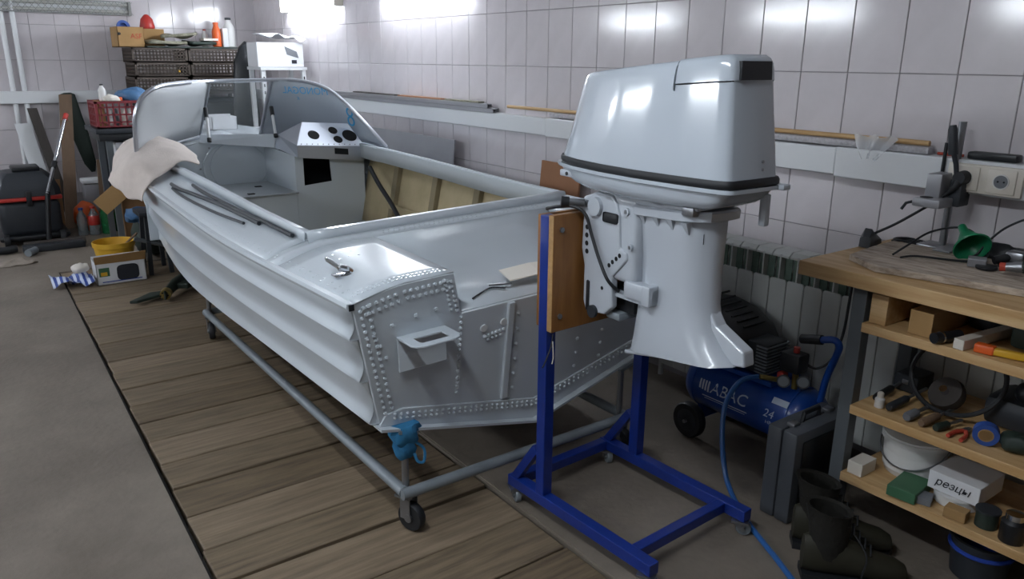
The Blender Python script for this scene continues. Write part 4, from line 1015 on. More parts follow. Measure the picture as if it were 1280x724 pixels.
# tools at the back of the bench
def tool(name, parts, label, cat):
    o = thing(name, parts[0][0], label, cat)
    for nm, mt, mb in parts[1:]: mb.build(nm, mt, o, smooth=45)
    return o
tool('angle_grinder', [((2.62, .82, BZ + .021),), ('body', 'charcoal', MB().tube([(2.60, .92, .945), (2.615, .82, .95), (2.63, .70, .95)], [.024, .030, .032], 14)), ('gear_head', 'steel', MB().rbox(2.575, 2.625, .92, .975, .918, .955, .01)), ('disc', 'black_plastic', MB().cyl((2.58, .94, .9075), (2.58, .94, .917), .045, n=28)), ('side_handle', 'black_rubber', MB().tube([(2.60, .95, .94), (2.55, .99, .925)], .013, 10))], 'dark angle grinder lying on the right of the bench behind the board', 'grinder')
tool('power_drill', [((2.54, .82, BZ + .021),), ('body', 'dark_green', MB().tube([(2.47, .88, .94), (2.48, .82, .945), (2.50, .72, .945)], [.018, .030, .032], 14)), ('chuck', 'steel', MB().tube([(2.46, .925, .932), (2.47, .875, .94)], [.012, .018], 12)), ('nose_ring', 'print_red', MB().tube([(2.457, .935, .931), (2.461, .92, .933)], .013, 12))], 'dark green drill with a steel chuck lying on the board edge', 'drill')
for i, (x, y, z, a, lb) in enumerate(((2.70, 1.03, .905, .3, 'black coiled cord heap behind the green funnel'), (2.72, .88, .91, 1.2, 'grey crumpled tool pouch against the wall behind the grinder'))):
    mb = MB().ball((x, y, z + .005), .065, 16, 10, (.7, 1.3, .55)); mb.v = crumple(mb.v, .02, 26, i); mb.v = [(a_, b_, max(c_, BZ + .002)) for a_, b_, c_ in mb.v]
    mb.build('cord_heap' if i == 0 else 'tool_pouch', ('black_rubber', 'charcoal')[i], smooth=60, label=lb, cat=('cord', 'pouch')[i])
MB().cyl((2.495, .985, BZ + .0225), (2.495, .985, BZ + .033), .03, n=20).build('lens_cap', 'black_plastic', bevel=.003, label='flat round black cap lying on the cutting board', cat='cap')
MB().obox((2.51, 1.02, BZ + .035), (.05, .05, .026), (0, 0, .4)).build('sanding_block', 'grey_sheet', smooth=0, bevel=.003, label='small pale grey sanding block on the cutting board', cat='block')
# things on the ledge
MB().rbox(2.73, 2.78, 1.05, 1.20, 1.201, 1.225, .006).build('glasses_case', 'black_plastic', label='narrow black case lying on the ledge above the socket', cat='case')
MB().cyl((2.755, .90, 1.216), (2.755, 1.035, 1.216), .014, n=14).build('white_tube', 'white_plastic', label='short white tube on the ledge beside the black case', cat='tube')
MB().cyl((2.765, 1.225, 1.206), (2.765, 1.31, 1.206), .005, n=8).build('thin_rod', 'print_red', label='short dark red rod on the ledge beside the drill stand', cat='rod')
MB().rbox(2.728, 2.775, 1.325, 3.40, 1.201, 1.226, .006).build('wrapped_bar', 'gas', label='long bar in bubble wrap lying on the ledge', cat='bar')
MB().cyl((2.755, 3.82, 1.2375), (2.75, 1.335, 1.2375), .0095, n=12).build('wooden_rod', 'pine', label='long round wooden rod lying on top of the bubble-wrapped bar', cat='rod')
rows = [[(2.724 - .010 * math.sin(j * 1.3 + i * .4) - .012 * (i / 6), 1.60 - .17 * j / 10 * (1 - .7 * i / 6) - .05 * i / 6, 1.25 - .085 * (i / 6) + .006 * math.sin(j * 1.7)) for j in range(11)] for i in range(7)]
MB().grid(rows).build('plastic_film', 'film', smooth=60, label='scrap of clear plastic film hanging off the wrapped bar', cat='film')
n_ = 0
for zi in range(2):
    for xi in range(2 if zi else 3):
        x = 2.727 + xi * .024; z = 1.194 + zi * .025 + .0125; yend = 3.92 + .06 * zi + .02 * xi
        sq = MB(); h = .0115
        o4 = [(x - h, z - h), (x + h, z - h), (x + h, z + h), (x - h, z + h)]; i4 = [(x - h * .78, z - h * .78), (x + h * .78, z - h * .78), (x + h * .78, z + h * .78), (x - h * .78, z + h * .78)]
        sq.loft([[(a, yend, b) for a, b in i4], [(a, yend, b) for a, b in o4], [(a, 6.75, b) for a, b in o4], [(a, 6.75, b) for a, b in i4], [(a, yend + .2, b) for a, b in i4]], cap=False)
        sq.build('square_tube', 'grey_sheet', smooth=0, label='long grey square metal tube in the bundle on the ledge', cat='tube', group='square tubes bundled on the ledge')
for i, (y0, y1, mt, lb) in enumerate(((5.2, 5.9, 'wood_dark', 'dark thin wooden lath on the tube bundle'), (4.55, 5.15, 'hardboard', 'brown thin wooden lath on the tube bundle'), (4.1, 4.5, 'paper2', 'short grey lath near the end of the tube bundle'))):
    MB().box(2.73, 2.775, y0, y1, 1.2445, 1.253).build('lath', mt, smooth=0, label=lb, cat='lath')
def lean(name, mt, x0, x1, y0, y1, h, lb, cat, th=.012):
    MB().add([(x0, y0, 0), (x0, y1, 0), (x1, y1, h), (x1, y0, h), (x0 + th, y0, 0), (x0 + th, y1, 0), (x1 + th, y1, h), (x1 + th, y0, h)],
             [(0, 1, 2, 3), (4, 7, 6, 5), (0, 3, 7, 4), (1, 5, 6, 2), (0, 4, 5, 1), (3, 2, 6, 7)]).build(name, mt, smooth=0, label=lb, cat=cat)
lean('metal_sheet', 'grey_sheet', 2.60, 2.70, 4.33, 5.75, 1.0, 'large grey metal sheet leaning on the tiled wall behind the boat', 'sheet', .006)
lean('board_offcut', 'hardboard', 2.62, 2.71, 3.10, 3.43, .965, 'reddish brown board leaning on the tiled wall beside the outboard motor', 'board')

# ---- shelf contents
Z1, Z2, Z3 = SH
MB().box(2.24, 2.60, 1.135, 1.188, Z1 + .001, Z1 + .095).build('wood_block', 'pine', smooth=0, bevel=.002, label='upright pine block at the end of the top shelf', cat='block')
MB().box(2.245, 2.60, 1.0, 1.068, Z1 + .001, Z1 + .075).build('wood_block', 'card', smooth=0, bevel=.002, label='squared tan block on the top shelf beside the flashlight', cat='block')
fl_ = thing('flashlight', (2.27, .945, Z1 + .001), 'small black flashlight lying at the edge of the top shelf', 'flashlight')
MB().cyl((2.21, .975, Z1 + .018), (2.30, .945, Z1 + .018), .016, n=14).build('barrel', 'black_plastic', fl_)
MB().cyl((2.232, .968, Z1 + .018), (2.238, .966, Z1 + .018), .0172, n=14).build('ring', 'chrome', fl_)
MB().obox((2.36, .895, Z1 + .0165), (.28, .03, .03), (0, 0, -.12)).build('bar', 'ivory', smooth=0, bevel=.002, label='pale square bar on the top shelf beside the orange tool', cat='bar')
tool('utility_knife', [((2.27, .84, Z1 + .001),), ('grip', 'orange', MB().obox((2.255, .855, Z1 + .014), (.03, .05, .025), (0, 0, .1), r=.004)), ('blade_case', 'yellow', MB().obox((2.265, .80, Z1 + .013), (.022, .10, .02), (0, 0, .25), r=.004))], 'orange-handled tool lying on the top shelf', 'tool')
tool('battery_pack', [((2.45, .75, Z1 + .001),), ('body', 'dark_green', MB().rbox(2.36, 2.55, .66, .84, Z1 + .001, Z1 + .075, .015)), ('top', 'charcoal', MB().rbox(2.40, 2.5, .70, .80, Z1 + .075, Z1 + .092, .006))], 'dark green tool battery box at the back of the top shelf', 'battery')
# second shelf
MB().tube([(2.42 + .06 * math.sin(a) , .98 + .135 * math.cos(a), Z2 + .125 + .105 * math.sin(a)) for a in (2 * math.pi * i / 40 for i in range(40))], .0075, 8, closed=True).build('drive_belt', 'black_rubber', label='black rubber belt ring propped upright on the middle shelf', cat='belt')
wbh = thing('wire_brush', (2.44, 1.0, Z2 + .001), 'round dark wire wheel brush lying on the middle shelf inside the belt', 'brush')
teeth = MB().lathe([(.012, -.02), (.05, -.018), (.055, 0), (.05, .018), (.012, .02)], (2.42, 1.0, Z2 + .058), 24, (-.6, .1, .5)); teeth.build('bristles', 'wood_dark', wbh)
MB().cyl((2.405, 1.0, Z2 + .07), (2.39, 1.002, Z2 + .085), .012, n=12).build('arbor', 'chrome', wbh)
wb_ = thing('glue_bottle', (2.28, 1.135, Z2 + .001), 'small white bottle with a cream cap on the middle shelf', 'bottle')
MB().lathe([(.014, 0), (.015, .002), (.015, .028), (.009, .034)], (2.28, 1.135, Z2 + .001), 16).build('body', 'white_plastic', wb_)
MB().lathe([(.010, 0), (.010, .014), (.007, .017)], (2.28, 1.135, Z2 + .035), 14).build('cap', 'ivory', wb_)
specs = [('file', (2.30, 1.16, .018), (2.52, 1.17, .03), .013, 'black_plastic', 'dark file handle at the leg end of the middle shelf'),
         ('screwdriver', (2.27, 1.10, .014), (2.48, 1.09, .03), .013, 'charcoal', 'charcoal screwdriver pointing into the middle shelf beside the white bottle'),
         ('hammer_handle', (2.245, 1.03, .016), (2.36, 1.025, .02), .015, 'print_grey', 'short grey handle at the front of the middle shelf'),
         ('chisel', (2.245, .985, .014), (2.42, .965, .025), .013, 'wood_mid', 'chisel with a brown wooden handle on the middle shelf'),
         ('marker', (2.25, .945, .013), (2.36, .92, .018), .012, 'dark_green', 'dark green marker beside the chisel on the middle shelf')]
for nm, a, b, r, mt, lb in specs:
    a = Vector((a[0], a[1], Z2 + a[2])); b = Vector((b[0], b[1], Z2 + b[2]))
    t_ = thing(nm, (a.x, a.y, Z2 + .001), lb, 'tool')
    MB().tube([a, a.lerp(b, .08), a.lerp(b, .45), a.lerp(b, .5)], [r * .8, r, r * .95, r * .6], 12).build('handle', mt, t_); MB().tube([a.lerp(b, .5), b], r * .4, 8).build('shaft', 'steel', t_)
tp = thing('tape_roll', (2.28, .82, Z2 + .001), 'blue adhesive tape roll standing on the middle shelf', 'tape')
MB().lathe([(.020, -.012), (.034, -.012), (.034, .012), (.020, .012), (.020, -.012)], (2.285, .822, Z2 + .036), 24, (.75, .3, .1)).build('tape', 'blue', tp)
MB().lathe([(.017, -.0125), (.020, -.0125), (.020, .0125), (.017, .0125), (.017, -.0125)], (2.285, .822, Z2 + .036), 24, (.75, .3, .1)).build('core', 'card', tp)
tool('sander', [((2.5, .80, Z2 + .001),), ('body', 'charcoal', MB().rbox(2.42, 2.60, .70, .90, Z2 + .001, Z2 + .10, .03)), ('knob', 'black_plastic', MB().ball((2.47, .80, Z2 + .12), .035)), ('badge', 'print_red', MB().rbox(2.416, 2.421, .72, .77, Z2 + .04, Z2 + .06, .001))], 'dark boxy sander at the back of the middle shelf', 'sander')
mb = MB().ball((2.31, .75, Z2 + .03), .04, 16, 10, (.9, 1.2, .7)); mb.v = crumple(mb.v, .01, 30); mb.v = [(a, b, max(c, Z2 + .002)) for a, b, c in mb.v]
mb.build('crumpled_bag', 'dark_green', smooth=60, label='crumpled dark green bag beside the tape roll', cat='bag')
tool('tool_bag', [((2.5, .93, Z1 + .001),), ('bag', 'black_plastic', MB().rbox(2.43, 2.60, .90, .99, Z1 + .001, Z1 + .085, .025, 3)), ('strap', 'dark_green', MB().tube(curve([(2.47, .92, Z1 + .083), (2.47, .945, Z1 + .10), (2.47, .97, Z1 + .083)]), .006, 6))], 'black tool bag at the back of the top shelf behind the flashlight', 'bag')
tool('socket_case', [((2.52, 1.12, Z2 + .001),), ('case', 'charcoal', MB().rbox(2.46, 2.57, 1.11, 1.19, Z2 + .001, Z2 + .06, .006)), ('clasp', 'steel', MB().rbox(2.456, 2.461, 1.14, 1.16, Z2 + .03, Z2 + .045, .001))], 'small charcoal case at the back of the middle shelf beside the bench leg', 'case')
pli = thing('pliers', (2.30, .90, Z2 + .001), 'pliers with red handles lying on the middle shelf beside the tape roll', 'pliers')
for s_ in (-1, 1):
    MB().tube(curve([(2.24, .885 + s_ * .018, Z2 + .009), (2.28, .887 + s_ * .016, Z2 + .009), (2.31, .888 + s_ * .004, Z2 + .009)]), .006, 8).build('handle', 'print_red', pli)
    MB().tube([(2.31, .888 + s_ * .004, Z2 + .009), (2.345, .889 + s_ * .003, Z2 + .009)], [.007, .003], 8).build('jaw', 'steel', pli)
# bottom shelf
bu = thing('paint_bucket', (2.42, 1.065, Z3 + .001), 'white plastic bucket with a wire handle on the lowest shelf', 'bucket')
MB().lathe([(.082, 0), (.086, .004), (.098, .115), (.104, .116), (.104, .128), (.100, .13), (.096, .128), (.092, .02), (.05, .012)], (2.42, 1.065, Z3 + .001), 32).build('body', 'white_plastic', bu)
MB().lathe([(.04, 0), (.1005, 0), (.1005, .006), (.04, .007)], (2.42, 1.065, Z3 + .131), 32).build('lid', 'white_plastic', bu)
MB().tube([(2.42 - .106 * math.sin(a) * .9, 1.065 + .106 * math.cos(a), Z3 + .115 - .075 * math.sin(a)) for a in (math.pi * i / 20 for i in range(21))], .003, 6).build('wire_handle', 'steel', bu)
MB().box(2.235, 2.32, 1.135, 1.185, Z3 + .001, Z3 + .045).build('pale_block', 'ivory', smooth=0, bevel=.002, label='small cream block at the end of the lowest shelf', cat='block')
mb = MB().ball((2.38, 1.155, Z3 + .045), .05, 14, 10, (1.0, .5, .9)); mb.v = crumple(mb.v, .015, 24, 4); mb.v = [(a, min(b, 1.19), max(c, Z3 + .002)) for a, b, c in mb.v]
mb.v = [(a - .09 if False else a, b, c) for a, b, c in mb.v]
mb.v = [(a + .10, b + .0, c) for a, b, c in mb.v]
mb.build('pink_rag', 'pink', smooth=60, label='dull pink rag stuffed beside the white bucket', cat='rag')
MB().obox((2.275, 1.0, Z3 + .0185), (.13, .085, .035), (0, 0, .1)).build('green_box', 'green_box', smooth=0, bevel=.002, label='flat green box on the lowest shelf in front of the bucket', cat='box')
MB().obox((2.26, .945, Z3 + .0135), (.05, .045, .025), (0, 0, .3)).build('grey_block', 'print_grey', smooth=0, bevel=.002, label='small dark grey block between the green box and the white carton', cat='block')
MB().lathe([(.06, 0), (.066, .003), (.066, .03), (.070, .031), (.070, .037), (.06, .038)], (2.345, .885, Z3 + .001), 28).build('round_tub', 'white_plastic', label='round white tub carrying the lettered white carton', cat='tub')
cbx = thing('lettered_carton', (2.36, .885, Z3 + .04), 'white lettered carton resting on a round tub', 'box', rot=(0, 0, R_(4)))
MB().box(2.29, 2.45, .808, .956, Z3 + .040, Z3 + .098).build('carton', 'card_white', cbx, smooth=0, bevel=.002)
text('резцы', .034, 'print_black', cbx, frame((2.2885, .885, Z3 + .07), (0, -1, 0), (0, 0, 1)), 'lettering', shear=.3)
MB().obox((2.25, .845, Z3 + .018), (.04, .06, .032), (0, 0, .1)).build('tan_block', 'card', smooth=0, bevel=.002, label='small tan carton at the front edge of the lowest shelf', cat='box')
tool('toothed_pulley', [((2.28, .77, Z3 + .001),), ('body', 'dark_green', MB().cyl((2.28, .775, Z3 + .002), (2.28, .775, Z3 + .05), .03, n=20)), ('rim', 'charcoal', MB().cyl((2.28, .775, Z3 + .05), (2.28, .775, Z3 + .056), .034, n=20))], 'dark green canister beside the tan carton on the lowest shelf', 'canister')
bt_ = thing('glass_jar', (2.26, .70, Z3 + .001), 'dark glass jar near the shelf end', 'jar')
MB().lathe([(.03, 0), (.032, .003), (.032, .06), (.022, .07)], (2.26, .70, Z3 + .001), 20).build('jar_body', 'black_plastic', bt_); MB().lathe([(.024, 0), (.024, .016), (.02, .018)], (2.26, .70, Z3 + .071), 18).build('jar_lid', 'chrome', bt_)
# boots under the bench
def boot(c, yaw, label):
    b = thing('work_boot', (c[0], c[1], 0), label, 'boot', 'pair of work boots under the bench', rot=(0, 0, yaw))
    # local: toe towards -y
    def sec_(y, w, z0, z1): return [(w * math.cos(a), y, z0 + (z1 - z0) * (.5 + .5 * math.sin(a))) for a in (2 * math.pi * i / 16 for i in range(16))]
    MB().loft([sec_(-.165, .012, .03, .05), sec_(-.16, .030, .022, .068), sec_(-.13, .045, .02, .085), (sec_(-.08, .05, .02, .098)), sec_(-.02, .044, .02, .125), sec_(.05, .042, .02, .15), sec_(.11, .038, .02, .15), sec_(.135, .025, .022, .14)]).build('foot', 'leather2', b, local=True)
    sh = MB().loft([[(r * 1.0 * math.cos(a), .065 + k + r * 1.25 * math.sin(a), z + .012 * math.sin(a)) for a in (2 * math.pi * i / 18 for i in range(18))] for r, z, k in ((.042, .08, 0), (.045, .13, 0), (.048, .19, .005), (.054, .235, .01), (.056, .24, .01), (.046, .235, .01), (.042, .17, 0))]).build('shaft', 'leather', b, local=True)
    MB().prism([(.0, -.172), (.035, -.15), (.052, -.09), (.046, -.02), (.042, .08), (.034, .135), (-.034, .135), (-.042, .08), (-.046, -.02), (-.052, -.09), (-.035, -.15)], 'z', .0, .024).build('sole', 'black_rubber', b, local=True, smooth=0)
    lc = MB()
    for i in range(5):
        y = -.05 + i * .018; z = .118 + i * .022
        lc.tube([(-.03, y, z - .012), (0, y - .006, z + .006), (.03, y, z - .012)], .003, 6)
    lc.tube(curve([(-.03, .0, .17), (-.06, -.03, .12), (-.075, -.02, .05), (-.085, -.05, .02), (-.1, -.09, .006), (-.075, -.12, .006), (-.07, -.08, .006), (-.09, -.05, .006)]), .0028, 6)
    lc.build('laces', 'black_rubber', b, local=True)
boot((2.01, 1.02), R_(44), 'olive-black lace-up work boot standing on the floor before the lowest shelf')
boot((2.125, 1.13), R_(42), 'olive-black lace-up work boot with its toe tucked under the lowest shelf')
tb = thing('dark_tub', (2.40, .74, 0), 'dark blue round tub on the floor below the lowest shelf', 'tub')
MB().lathe([(.07, 0), (.075, .004), (.085, .12), (.09, .121), (.09, .13), (.08, .131), (.07, .02)], (2.36, .80, .001), 28).build('body', 'charcoal', tb)
MB().lathe([(.086, 0), (.091, .003), (.091, .009), (.086, .012)], (2.36, .80, .092), 28).build('band', 'print_navy', tb)

# ================================================================== BACK OF THE GARAGE
def crate(x0, x1, y0, y1, z0, z1, mt, name, label, group, wire=False):
    t = thing(name, ((x0 + x1) / 2, (y0 + y1) / 2, z0), label, 'crate', group)
    h = z1 - z0; w = .018
    b = MB(); b.box(x0, x1, y0, y1, z0, z0 + .01)
    for x in (x0, x1 - w): b.box(x, x + w, y0, y0 + w, z0, z1); b.box(x, x + w, y1 - w, y1, z0, z1)
    for z in (z0, z1 - w): b.box(x0, x1, y0, y0 + .012, z, z + w); b.box(x0, x1, y1 - .012, y1, z, z + w); b.box(x0, x0 + .012, y0, y1, z, z + w); b.box(x1 - .012, x1, y0, y1, z, z + w)
    b.build('body', mt, t, smooth=0)
    f = MB(); n = max(4, int((x1 - x0) / (.045 if wire else .031)))
    for i in range(n):
        x = lerp(x0 + w, x1 - w, (i + .5) / n); k = .006 if wire else .0065
        f.box(x - k, x + k, y0 + .003, y0 + .009, z0 + w, z1 - w)
    m_ = 3 if wire else max(3, int(h / .032))
    for j in range(m_):
        z = lerp(z0 + w, z1 - w, (j + .5) / m_); f.box(x0 + w, x1 - w, y0 + .003, y0 + .009, z - .006, z + .006)
    f.build('front_grille', mt, t, smooth=0)
    s = MB(); n = max(4, int((y1 - y0) / (.05 if wire else .03)))
    for i in range(n):
        y = lerp(y0 + w, y1 - w, (i + .5) / n); s.box(x0 + .003, x0 + .009, y - .008, y + .008, z0 + w, z1 - w)
    for j in range(m_):
        z = lerp(z0 + w, z1 - w, (j + .5) / m_); s.box(x0 + .003, x0 + .009, y0 + w, y1 - w, z - .006, z + .006)
    s.build('side_grille', mt, t, smooth=0)
    return t
# storage table under the crates
st = thing('storage_rack', (1.97, 7.95, 0), 'dark steel rack carrying the stacked brown crates in the corner', 'rack')
for z in (.35, .80, 1.20): MB().box(1.47, 2.47, 7.66, 8.22, z - .025, z).build('shelf', 'wood_dark', st, smooth=0)
for x in (1.47, 2.44):
    for y in (7.66, 8.19): MB().box(x, x + .03, y, y + .03, 0, 1.175).build('post', 'charcoal', st, smooth=0)
lbl = {0: 'lowest', 1: 'middle', 2: 'topmost'}
for j in range(3):
    for i in range(2):
        x0 = 1.49 + i * .475 + (.012 if j == 1 else 0); z0 = 1.202 + j * .126
        crate(x0, x0 + .465, 7.70, 8.12, z0, z0 + .124, 'crate', 'plastic_crate', 'perforated dark brown plastic crate, %s in the stack %s' % (lbl[j], 'below the cardboard box' if i == 0 else 'below the row of bottles'), 'brown crates on the rack')
ZT = 1.202 + 3 * .126 + .002
for i_, (x0_, x1_, lb_) in enumerate(((1.52, 1.95, 'black plastic bin on the rack under the stack with the cardboard box'), (1.99, 2.42, 'black plastic bin on the rack under the stack with the bottles'))):
    bn_ = thing('storage_bin', ((x0_ + x1_) / 2, 7.9, .802), lb_, 'bin')
    MB().rbox(x0_, x1_, 7.70, 8.1, .802, 1.10, .015).build('body', 'black_plastic', bn_); MB().rbox(x0_ - .008, x1_ + .008, 7.692, 8.108, 1.10, 1.13, .008).build('lid', 'charcoal', bn_)
MB().box(1.62, 2.44, 7.69, 8.13, ZT, ZT + .012).build('cover_board', 'dark_green', smooth=0, label='thin dark green board covering the top brown crates', cat='board')
ZT2 = ZT + .0135
MB().box(1.86, 1.875, 7.683, 7.69, 1.37, 1.385).build('yellow_tag', 'yellow', smooth=0, label='tiny yellow tag on the front of a brown crate', cat='tag')
cbx2 = thing('letter_box', (1.52, 7.88, ZT), 'open brown cardboard box with red letters on top of the crates', 'box')
b = MB(); x0, x1, y0, y1, z0, z1 = 1.40, 1.615, 7.74, 8.05, ZT, ZT + .17
b.box(x0, x1, y0, y0 + .005, z0, z1); b.box(x0, x1, y1 - .005, y1, z0, z1); b.box(x0, x0 + .005, y0, y1, z0, z1); b.box(x1 - .005, x1, y0, y1, z0, z1); b.box(x0, x1, y0, y1, z0, z0 + .005)
b2 = MB()
b.build('walls', 'card', cbx2, smooth=0)
text('ASF', .06, 'print_red', cbx2, frame((1.55, 7.738, ZT + .09), (1, 0, 0), (0, 0, 1)), 'lettering')
MB().cyl((1.41, 7.737, ZT + .11), (1.41, 7.70, ZT + .11), .012, n=8).build('side_knob', 'black_plastic', cbx2)
card2 = MB().box(1.625, 1.83, 7.94, 8.12, ZT2, ZT2 + .15); card2.build('brown_carton', 'card', smooth=0, bevel=.002, label='closed brown carton behind the newspapers on the crates', cat='box')
MB().lathe([(.03, 0), (.055, 0), (.055, .02), (.03, .02), (.03, 0)], (1.475, 7.86, z1 + .0), 24, (.1, -1, .25)).build('tape_ring', 'blue', label='blue tape ring sticking out of the red-lettered box', cat='tape')
MB().lathe([(.06, 0), (.065, .02), (.05, .085), (.02, .12), (.008, .125)], (1.71, 8.02, ZT2 + .152), 20).build('red_funnel', 'red', label='red cone-shaped funnel on the closed brown carton', cat='funnel')
for i, (x, y, w, d, a, lb) in enumerate(((1.80, 7.80, .32, .2, .1, 'yellowed newspaper stack at the front of the crates'), (1.93, 7.82, .30, .2, -.3, 'folded grey newspaper on top of the paper stack'), (2.10, 7.82, .24, .2, .2, 'dark folded cloth beside the newspapers'))):
    rows = [[(x + w * (u - .5) * math.cos(a) - d * (v - .5) * math.sin(a), y + w * (u - .5) * math.sin(a) + d * (v - .5) * math.cos(a), ZT2 + .012 + (i == 1) * .05 + .02 * math.sin(6 * u + i) * (v) + .03 * u * (i == 1) + .018) for u in (k / 10 for k in range(11))] for v in (k / 6 for k in range(7))]
    MB().grid(rows).build('newspaper' if i < 2 else 'folded_cloth', ('paper2', 'paper2', 'dark_green')[i], smooth=40, solid=.024, label=lb, cat=('newspaper', 'newspaper', 'cloth')[i])
MB().box(2.14, 2.27, 7.80, 7.95, ZT2 + .055, ZT2 + .075).build('magazine', 'paper', smooth=0, label='small pale magazine on the dark cloth', cat='magazine')
def bottle(x, y, z, r, h, mt, capm, label, name='bottle', nk=.4, par=None):
    t = thing(name, (x, y, z), label, 'bottle')
    MB().lathe([(r * .8, 0), (r, .006), (r, h * .62), (r * .85, h * .72), (r * nk, h * .86), (r * nk, h * .93)], (x, y, z), 18).build('body', mt, t)
    MB().lathe([(r * nk * 1.15, 0), (r * nk * 1.15, h * .07), (r * nk, h * .08)], (x, y, z + h * .925), 14).build('cap', capm, t)
    return t
bottle(2.20, 7.98, ZT2, .03, .16, 'white_plastic', 'red', 'slim white bottle with a red cap beside the orange bottle')
bottle(2.275, 7.86, ZT2, .04, .22, 'orange', 'orange', 'bright orange plastic bottle on the crates', nk=.55)
MB().rbox(2.325, 2.375, 7.83, 7.90, ZT2, ZT2 + .17, .006).build('white_pack', 'card_white', label='narrow white carton between the orange and the clear bottle', cat='carton')
bottle(2.42 - .0, 7.95, ZT2, .055, .27, 'white_plastic', 'charcoal', 'large clear canister with a dark cap at the end of the crates', nk=.45)
# white rack and printed carton in the corner
wr_ = thing('white_rack', (2.53, 6.95, 0), 'white perforated steel rack beneath the white carton', 'rack')
for x in (2.33, 2.69):
    for y in (6.84, 7.14):
        p = MB().box(x, x + .035, y, y + .035, 0, 1.40).build('upright', 'white', wr_, smooth=0)
        if y < 7:
            for k in range(6): MB().box(x + .012, x + .023, y - .001, y, 1.02 + k * .06, 1.045 + k * .06).build('slot', 'dark_hole', p, smooth=0)
for z in (.4, .9, 1.425): MB().box(2.32, 2.735, 6.83, 7.185, z - .024, z).build('shelf', 'white', wr_, smooth=0)
wc = thing('white_carton', (2.52, 6.99, 1.43), 'white printed carton on the white corner rack', 'box')
MB().box(2.31, 2.72, 6.86, 7.12, 1.427, 1.63).build('carton', 'card_white', wc, smooth=0, bevel=.003)
MB().add([(2.55, 6.858, 1.60), (2.66, 6.858, 1.555), (2.675, 6.858, 1.50), (2.57, 6.858, 1.53)], [(0, 1, 2, 3)]).build('printed_picture', 'print_grey', wc, smooth=0)
MB().box(2.61, 2.655, 6.857, 6.8585, 1.455, 1.485).build('printed_mark', 'print_black', wc, smooth=0)
rows = [[(lerp(2.36, 2.74, u), lerp(6.83, 7.1, v), 1.684 + .02 * math.sin(5 * u + 2 * v) - .03 * (v < .1) * math.sin(9 * u) ** 2) for u in (k / 14 for k in range(15))] for v in (k / 6 for k in range(7))]
MB().grid(rows).build('paper_wrap', 'card_white', smooth=50, solid=.003, label='crinkled white paper spread on the white carton', cat='paper')
mb = MB().loft([[(2.36 + k + r * math.cos(a), 7.36 + r * .8 * math.sin(a), z) for a in (2 * math.pi * i / 16 for i in range(16))] for r, z, k in ((.09, 0.0, 0), (.12, .1, 0), (.13, .6, .0), (.12, 1.1, -.02), (.10, 1.45, -.01), (.08, 1.60, .02), (.03, 1.64, .04))]); mb.v = [(a, b, max(c, .001)) for a, b, c in crumple(mb.v, .03, 11, 2)]; mb.build('tall_sack', 'black_plastic', smooth=60, label='tall dark sack standing between the crates and the white carton', cat='sack')
# black table and red crate
bt2 = thing('black_table', (1.3, 7.05, 0), 'black table under the red crate at the back', 'table')
MB().rbox(1.0, 1.75, 6.87, 7.42, .915, .955, .006).build('table_top', 'charcoal', bt2)
MB().rbox(1.02, 1.73, 6.89, 7.39, .86, .914, .004).build('apron', 'black_plastic', bt2)
for x, y in ((1.07, 6.91), (1.68, 6.91), (1.07, 7.33), (1.68, 7.33)): MB().box(x, x + .045, y, y + .045, 0, .86).build('leg', 'bench_leg', bt2, smooth=0)
crate(1.02, 1.50, 6.89, 7.23, .957, 1.165, 'crate_red', 'red_crate', 'dark red plastic crate full of odds on the black table', None, wire=True)
MB().box(1.045, 1.09, 6.92, 7.19, .972, 1.16).build('crate_carton', 'card', smooth=0, label='brown carton standing inside the red crate', cat='box')
for i in range(7): 
    x = 1.13 + i * .05; MB().lathe([(.016, 0), (.018, .01), (.018, .12), (.012, .13)], (x, 6.96 + .06 * (i % 2), .97), 10).build('spray_can', ('white_plastic', 'print_grey', 'ivory')[i % 3], label='small upright can inside the red crate', cat='can', group='cans in the red crate')
bottle(1.11, 7.05, 1.161, .028, .13, 'white_plastic', 'black_plastic', 'small white bottle with a black cap on the red crate')
mb = MB().ball((1.32, 7.0, 1.19), .11, 18, 12, (1.2, 1.0, .65)); mb.v = crumple(mb.v, .03, 14, 5); mb.v = [(a, b, max(c, 1.168)) for a, b, c in mb.v]
mb.build('plastic_bag', 'blue_bag', smooth=60, label='crumpled blue plastic bag heaped on the red crate', cat='bag')
mb = MB().ball((1.20, 6.93, 1.18), .05, 14, 10, (1.3, 1, .7)); mb.v = crumple(mb.v, .02, 20, 6); mb.v = [(a, b, max(c, 1.167)) for a, b, c in mb.v]
mb.v = [(a - .06, b - .02, c) for a, b, c in mb.v]; mb.build('paper_ball', 'paper', smooth=60, label='crumpled white paper on the red crate', cat='paper')
MB().rbox(1.185, 1.225, 6.895, 6.925, 1.166, 1.195, .006).build('orange_clip', 'orange', label='small orange clip on the rim of the red crate', cat='clip')
# under the table: cartons
def cart(name, x0, x1, y0, y1, z0, z1, mt, lb, cat='box'): return MB().box(x0, x1, y0, y1, z0, z1).build(name, mt, smooth=0, bevel=.003, label=lb, cat=cat)
cart('brown_carton', 1.13, 1.45, 6.95, 7.3, .0, .40, 'card_dark', 'brown carton at the bottom under the black table')
cart('tool_box', 1.13, 1.50, 6.92, 7.25, .402, .60, 'blue', 'dark blue box stacked under the black table')
cart('white_binder', 1.14, 1.30, 6.95, 7.2, .602, .84, 'card_white', 'white upright carton on the blue box under the table')
MB().ball((1.42, 7.05, .672), .07, 16, 10, (1.2, 1, 1)).build('red_helmet', 'red', label='round red object on the blue box under the table', cat='helmet')
